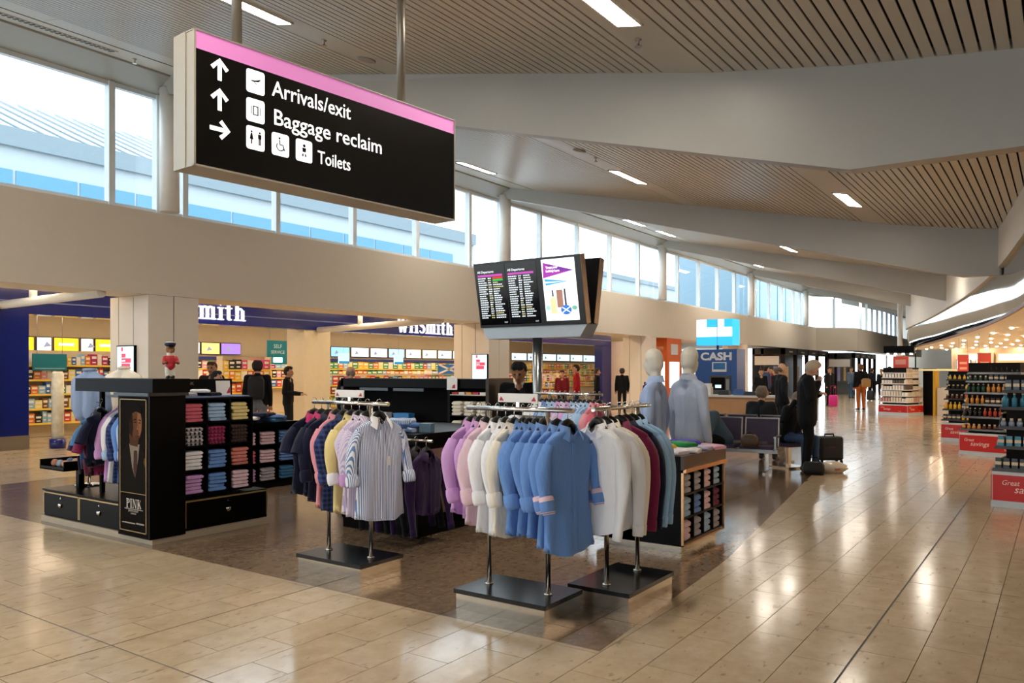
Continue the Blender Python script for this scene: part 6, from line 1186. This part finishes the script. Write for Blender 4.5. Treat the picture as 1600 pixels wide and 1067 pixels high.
# counter with white cabinets, black post, yellow worktop
t = thing('shop_counter', 'white shop counter with a yellow lit worktop and black post', 'counter', (-3.9, 32.6, 0), R(-14))
for x in (-.62, .55): 
    c = MB().box((x - .28, -.3, 0), (x + .28, .3, 1.0)).build('cabinet', M('#e3dcd2', .4), t, world=False); MB().box((x - .22, -.306, .35), (x + .22, -.3, .37)).build('groove', M('#b8b0a4', .5), c, world=False)
MB().box((-.2, -.34, 0), (.14, .0, 1.7)).build('post', BLACK, t, world=False); MB().box((-.92, -.36, 1.62), (3.2, .4, 1.68)).build('worktop', M('#f4dc9a', emit=.5), t, world=False); MB().box((.14, -.34, 0), (.22, .0, 1.65)).build('yellow_edge', M('#d8b02a', .5), t, world=False)
MB().box((.83, -.28, 0), (3.2, .3, 1.62)).build('back_case', M('#efe0cc', .5), t, world=False)
for i in range(7): MB().box((.95 + (i % 4) * .3, -.36, .3 + (i // 4) * .5), (1.15 + (i % 4) * .3, -.28, .6 + (i // 4) * .5)).build('product_box', M(('#c99a5a', '#e6c8a0', '#a8603a', '#d9b080', '#8a6a4a', '#e0a870', '#b8804a')[i], .5), t, world=False)
t = thing('canopy_sign', 'black fascia panel below the tip of the mirror band', 'fascia', (*W2(1406, 37)[:2], 2.44)); MB().box((-.65, -.3, 0), (.65, .3, .34)).build('panel', BLACK, t, world=False)
for x in (-.62, .62): MB().tube([(x, .28, -2.44), (x, .28, 0)], .03, 8).build('support_post', BLACKM, t, world=False)
for i in range(4): MB().lathe([(.05, 0), (.07, -.08)], 10, c=(-.5 + i * .33, -.1, 0)).build('spot_lamp', M('#fff4e0', emit=6), t, world=False)
# red banners, wall with orange spheres, lit screens
for i, (x, y) in enumerate((W2(1505, 27)[:2], W2(1538, 22.4)[:2])):
    t = thing('hanging_banner', 'red hanging banner, %s above the cosmetics stands' % ('farther' if i == 0 else 'nearer'), 'banner', (x, y, 1.56 if i == 0 else 1.51), R(20), 'red banners'); MB().box((-.17, -.01, 0), (.17, .01, .6)).build('panel', M('#d8483c', .45, var=.1), t, world=False); MB().box((-.11, -.013, .1), (.11, -.01, .18)).build('print', M('#f0b0a0', .5), t, world=False); MB().box((-.11, -.013, .28), (.11, -.01, .36)).build('print', M('#f0b0a0', .5), t, world=False); MB().tube([(-.18, 0, .6), (.18, 0, .6)], .012, 8).build('bar', STEEL, t, world=False)
    for s in (-.13, .13): MB().tube([(s, 0, .6), (s, 0, 1.17)], .005, 6).build('hanging_wire', STEEL, t, world=False)
wb = struct(MB().box((-4.5, 44.6, 0), (12, 44.8, 2.75)).build('wall_shop_back', M('#d8c6ae', .6)))
t = thing('photo_wall', 'dark brown photo wall with orange spheres in the duty free shop', 'display wall', (1.6, 28.0, 0)); MB().box((-1.3, -.05, 0), (1.4, .05, 2.72)).build('panel', M('#3a1c12', .4, var=.3), t, world=False); MB().box((1.45, -.06, 0), (3.2, .06, 2.72)).build('lit_panel', M('#e0a050', emit=.6), t, world=False)
for (x, z, r, h) in ((-.75, 2.2, .34, '#a8562a'), (.1, 1.7, .4, '#c0521e'), (-.7, 1.45, .36, '#d8761e')): MB().lathe([(r * math.cos(R(a)), r * math.sin(R(a))) for a in (-90, -60, -30, 0, 30, 60, 89)], 18, c=(x, 0, z)).build('sphere_print', M(h, .5, var=.3, scale=8), t, world=False).scale = (1, .25, 1)
for i, x in enumerate((-2.9, -2.3)): tag(MB().box((-.24, -.03, 0), (.24, .03, .34)).box((-.22, -.034, .02), (.22, -.03, .32), 1).build('till_screen', [DARKGREY, M('#e4f0fa', emit=1.1)], None, loc=(x, 32.55, 1.68), rot=(0, 0, R(-14))), '%s white till screen on the shop counter' % ('first', 'second')[i], 'screen', 'till screens')
person('person in a yellow green top at the shop edge behind the nearest stand', (.28, 15.2, 0), AWAY, '#b8b04a', '#20242c', hair='#2a1c14', k=.97)
for i in range(8): 
    x = -3.5 + i * 1.7; c = ('#efe2cc', '#e6d2b4', '#c98a6a', '#f2ead8', '#e0c8b0', '#a84a3a', '#f0e0c4', '#d8b890')[i]
    t = thing('wall_bay', 'lit cosmetics wall bay, %s along the back of the duty free shop' % ORD[i], 'shelving', (x, 44.4, 0), 0, 'cosmetics wall bays'); MB().box((-.8, -.05, 0), (.8, .15, 2.5)).build('back_panel', M(c, .5), t, world=False)
    for z in (.7, 1.1, 1.5, 1.9): MB().box((-.78, -.3, z), (.78, -.05, z + .03)).build('shelf', WHITE2, t, world=False)
    MB().box((-.7, -.08, 2.12), (.7, -.05, 2.42)).build('lit_header', M('#fff4e0', emit=1.5), t, world=False)
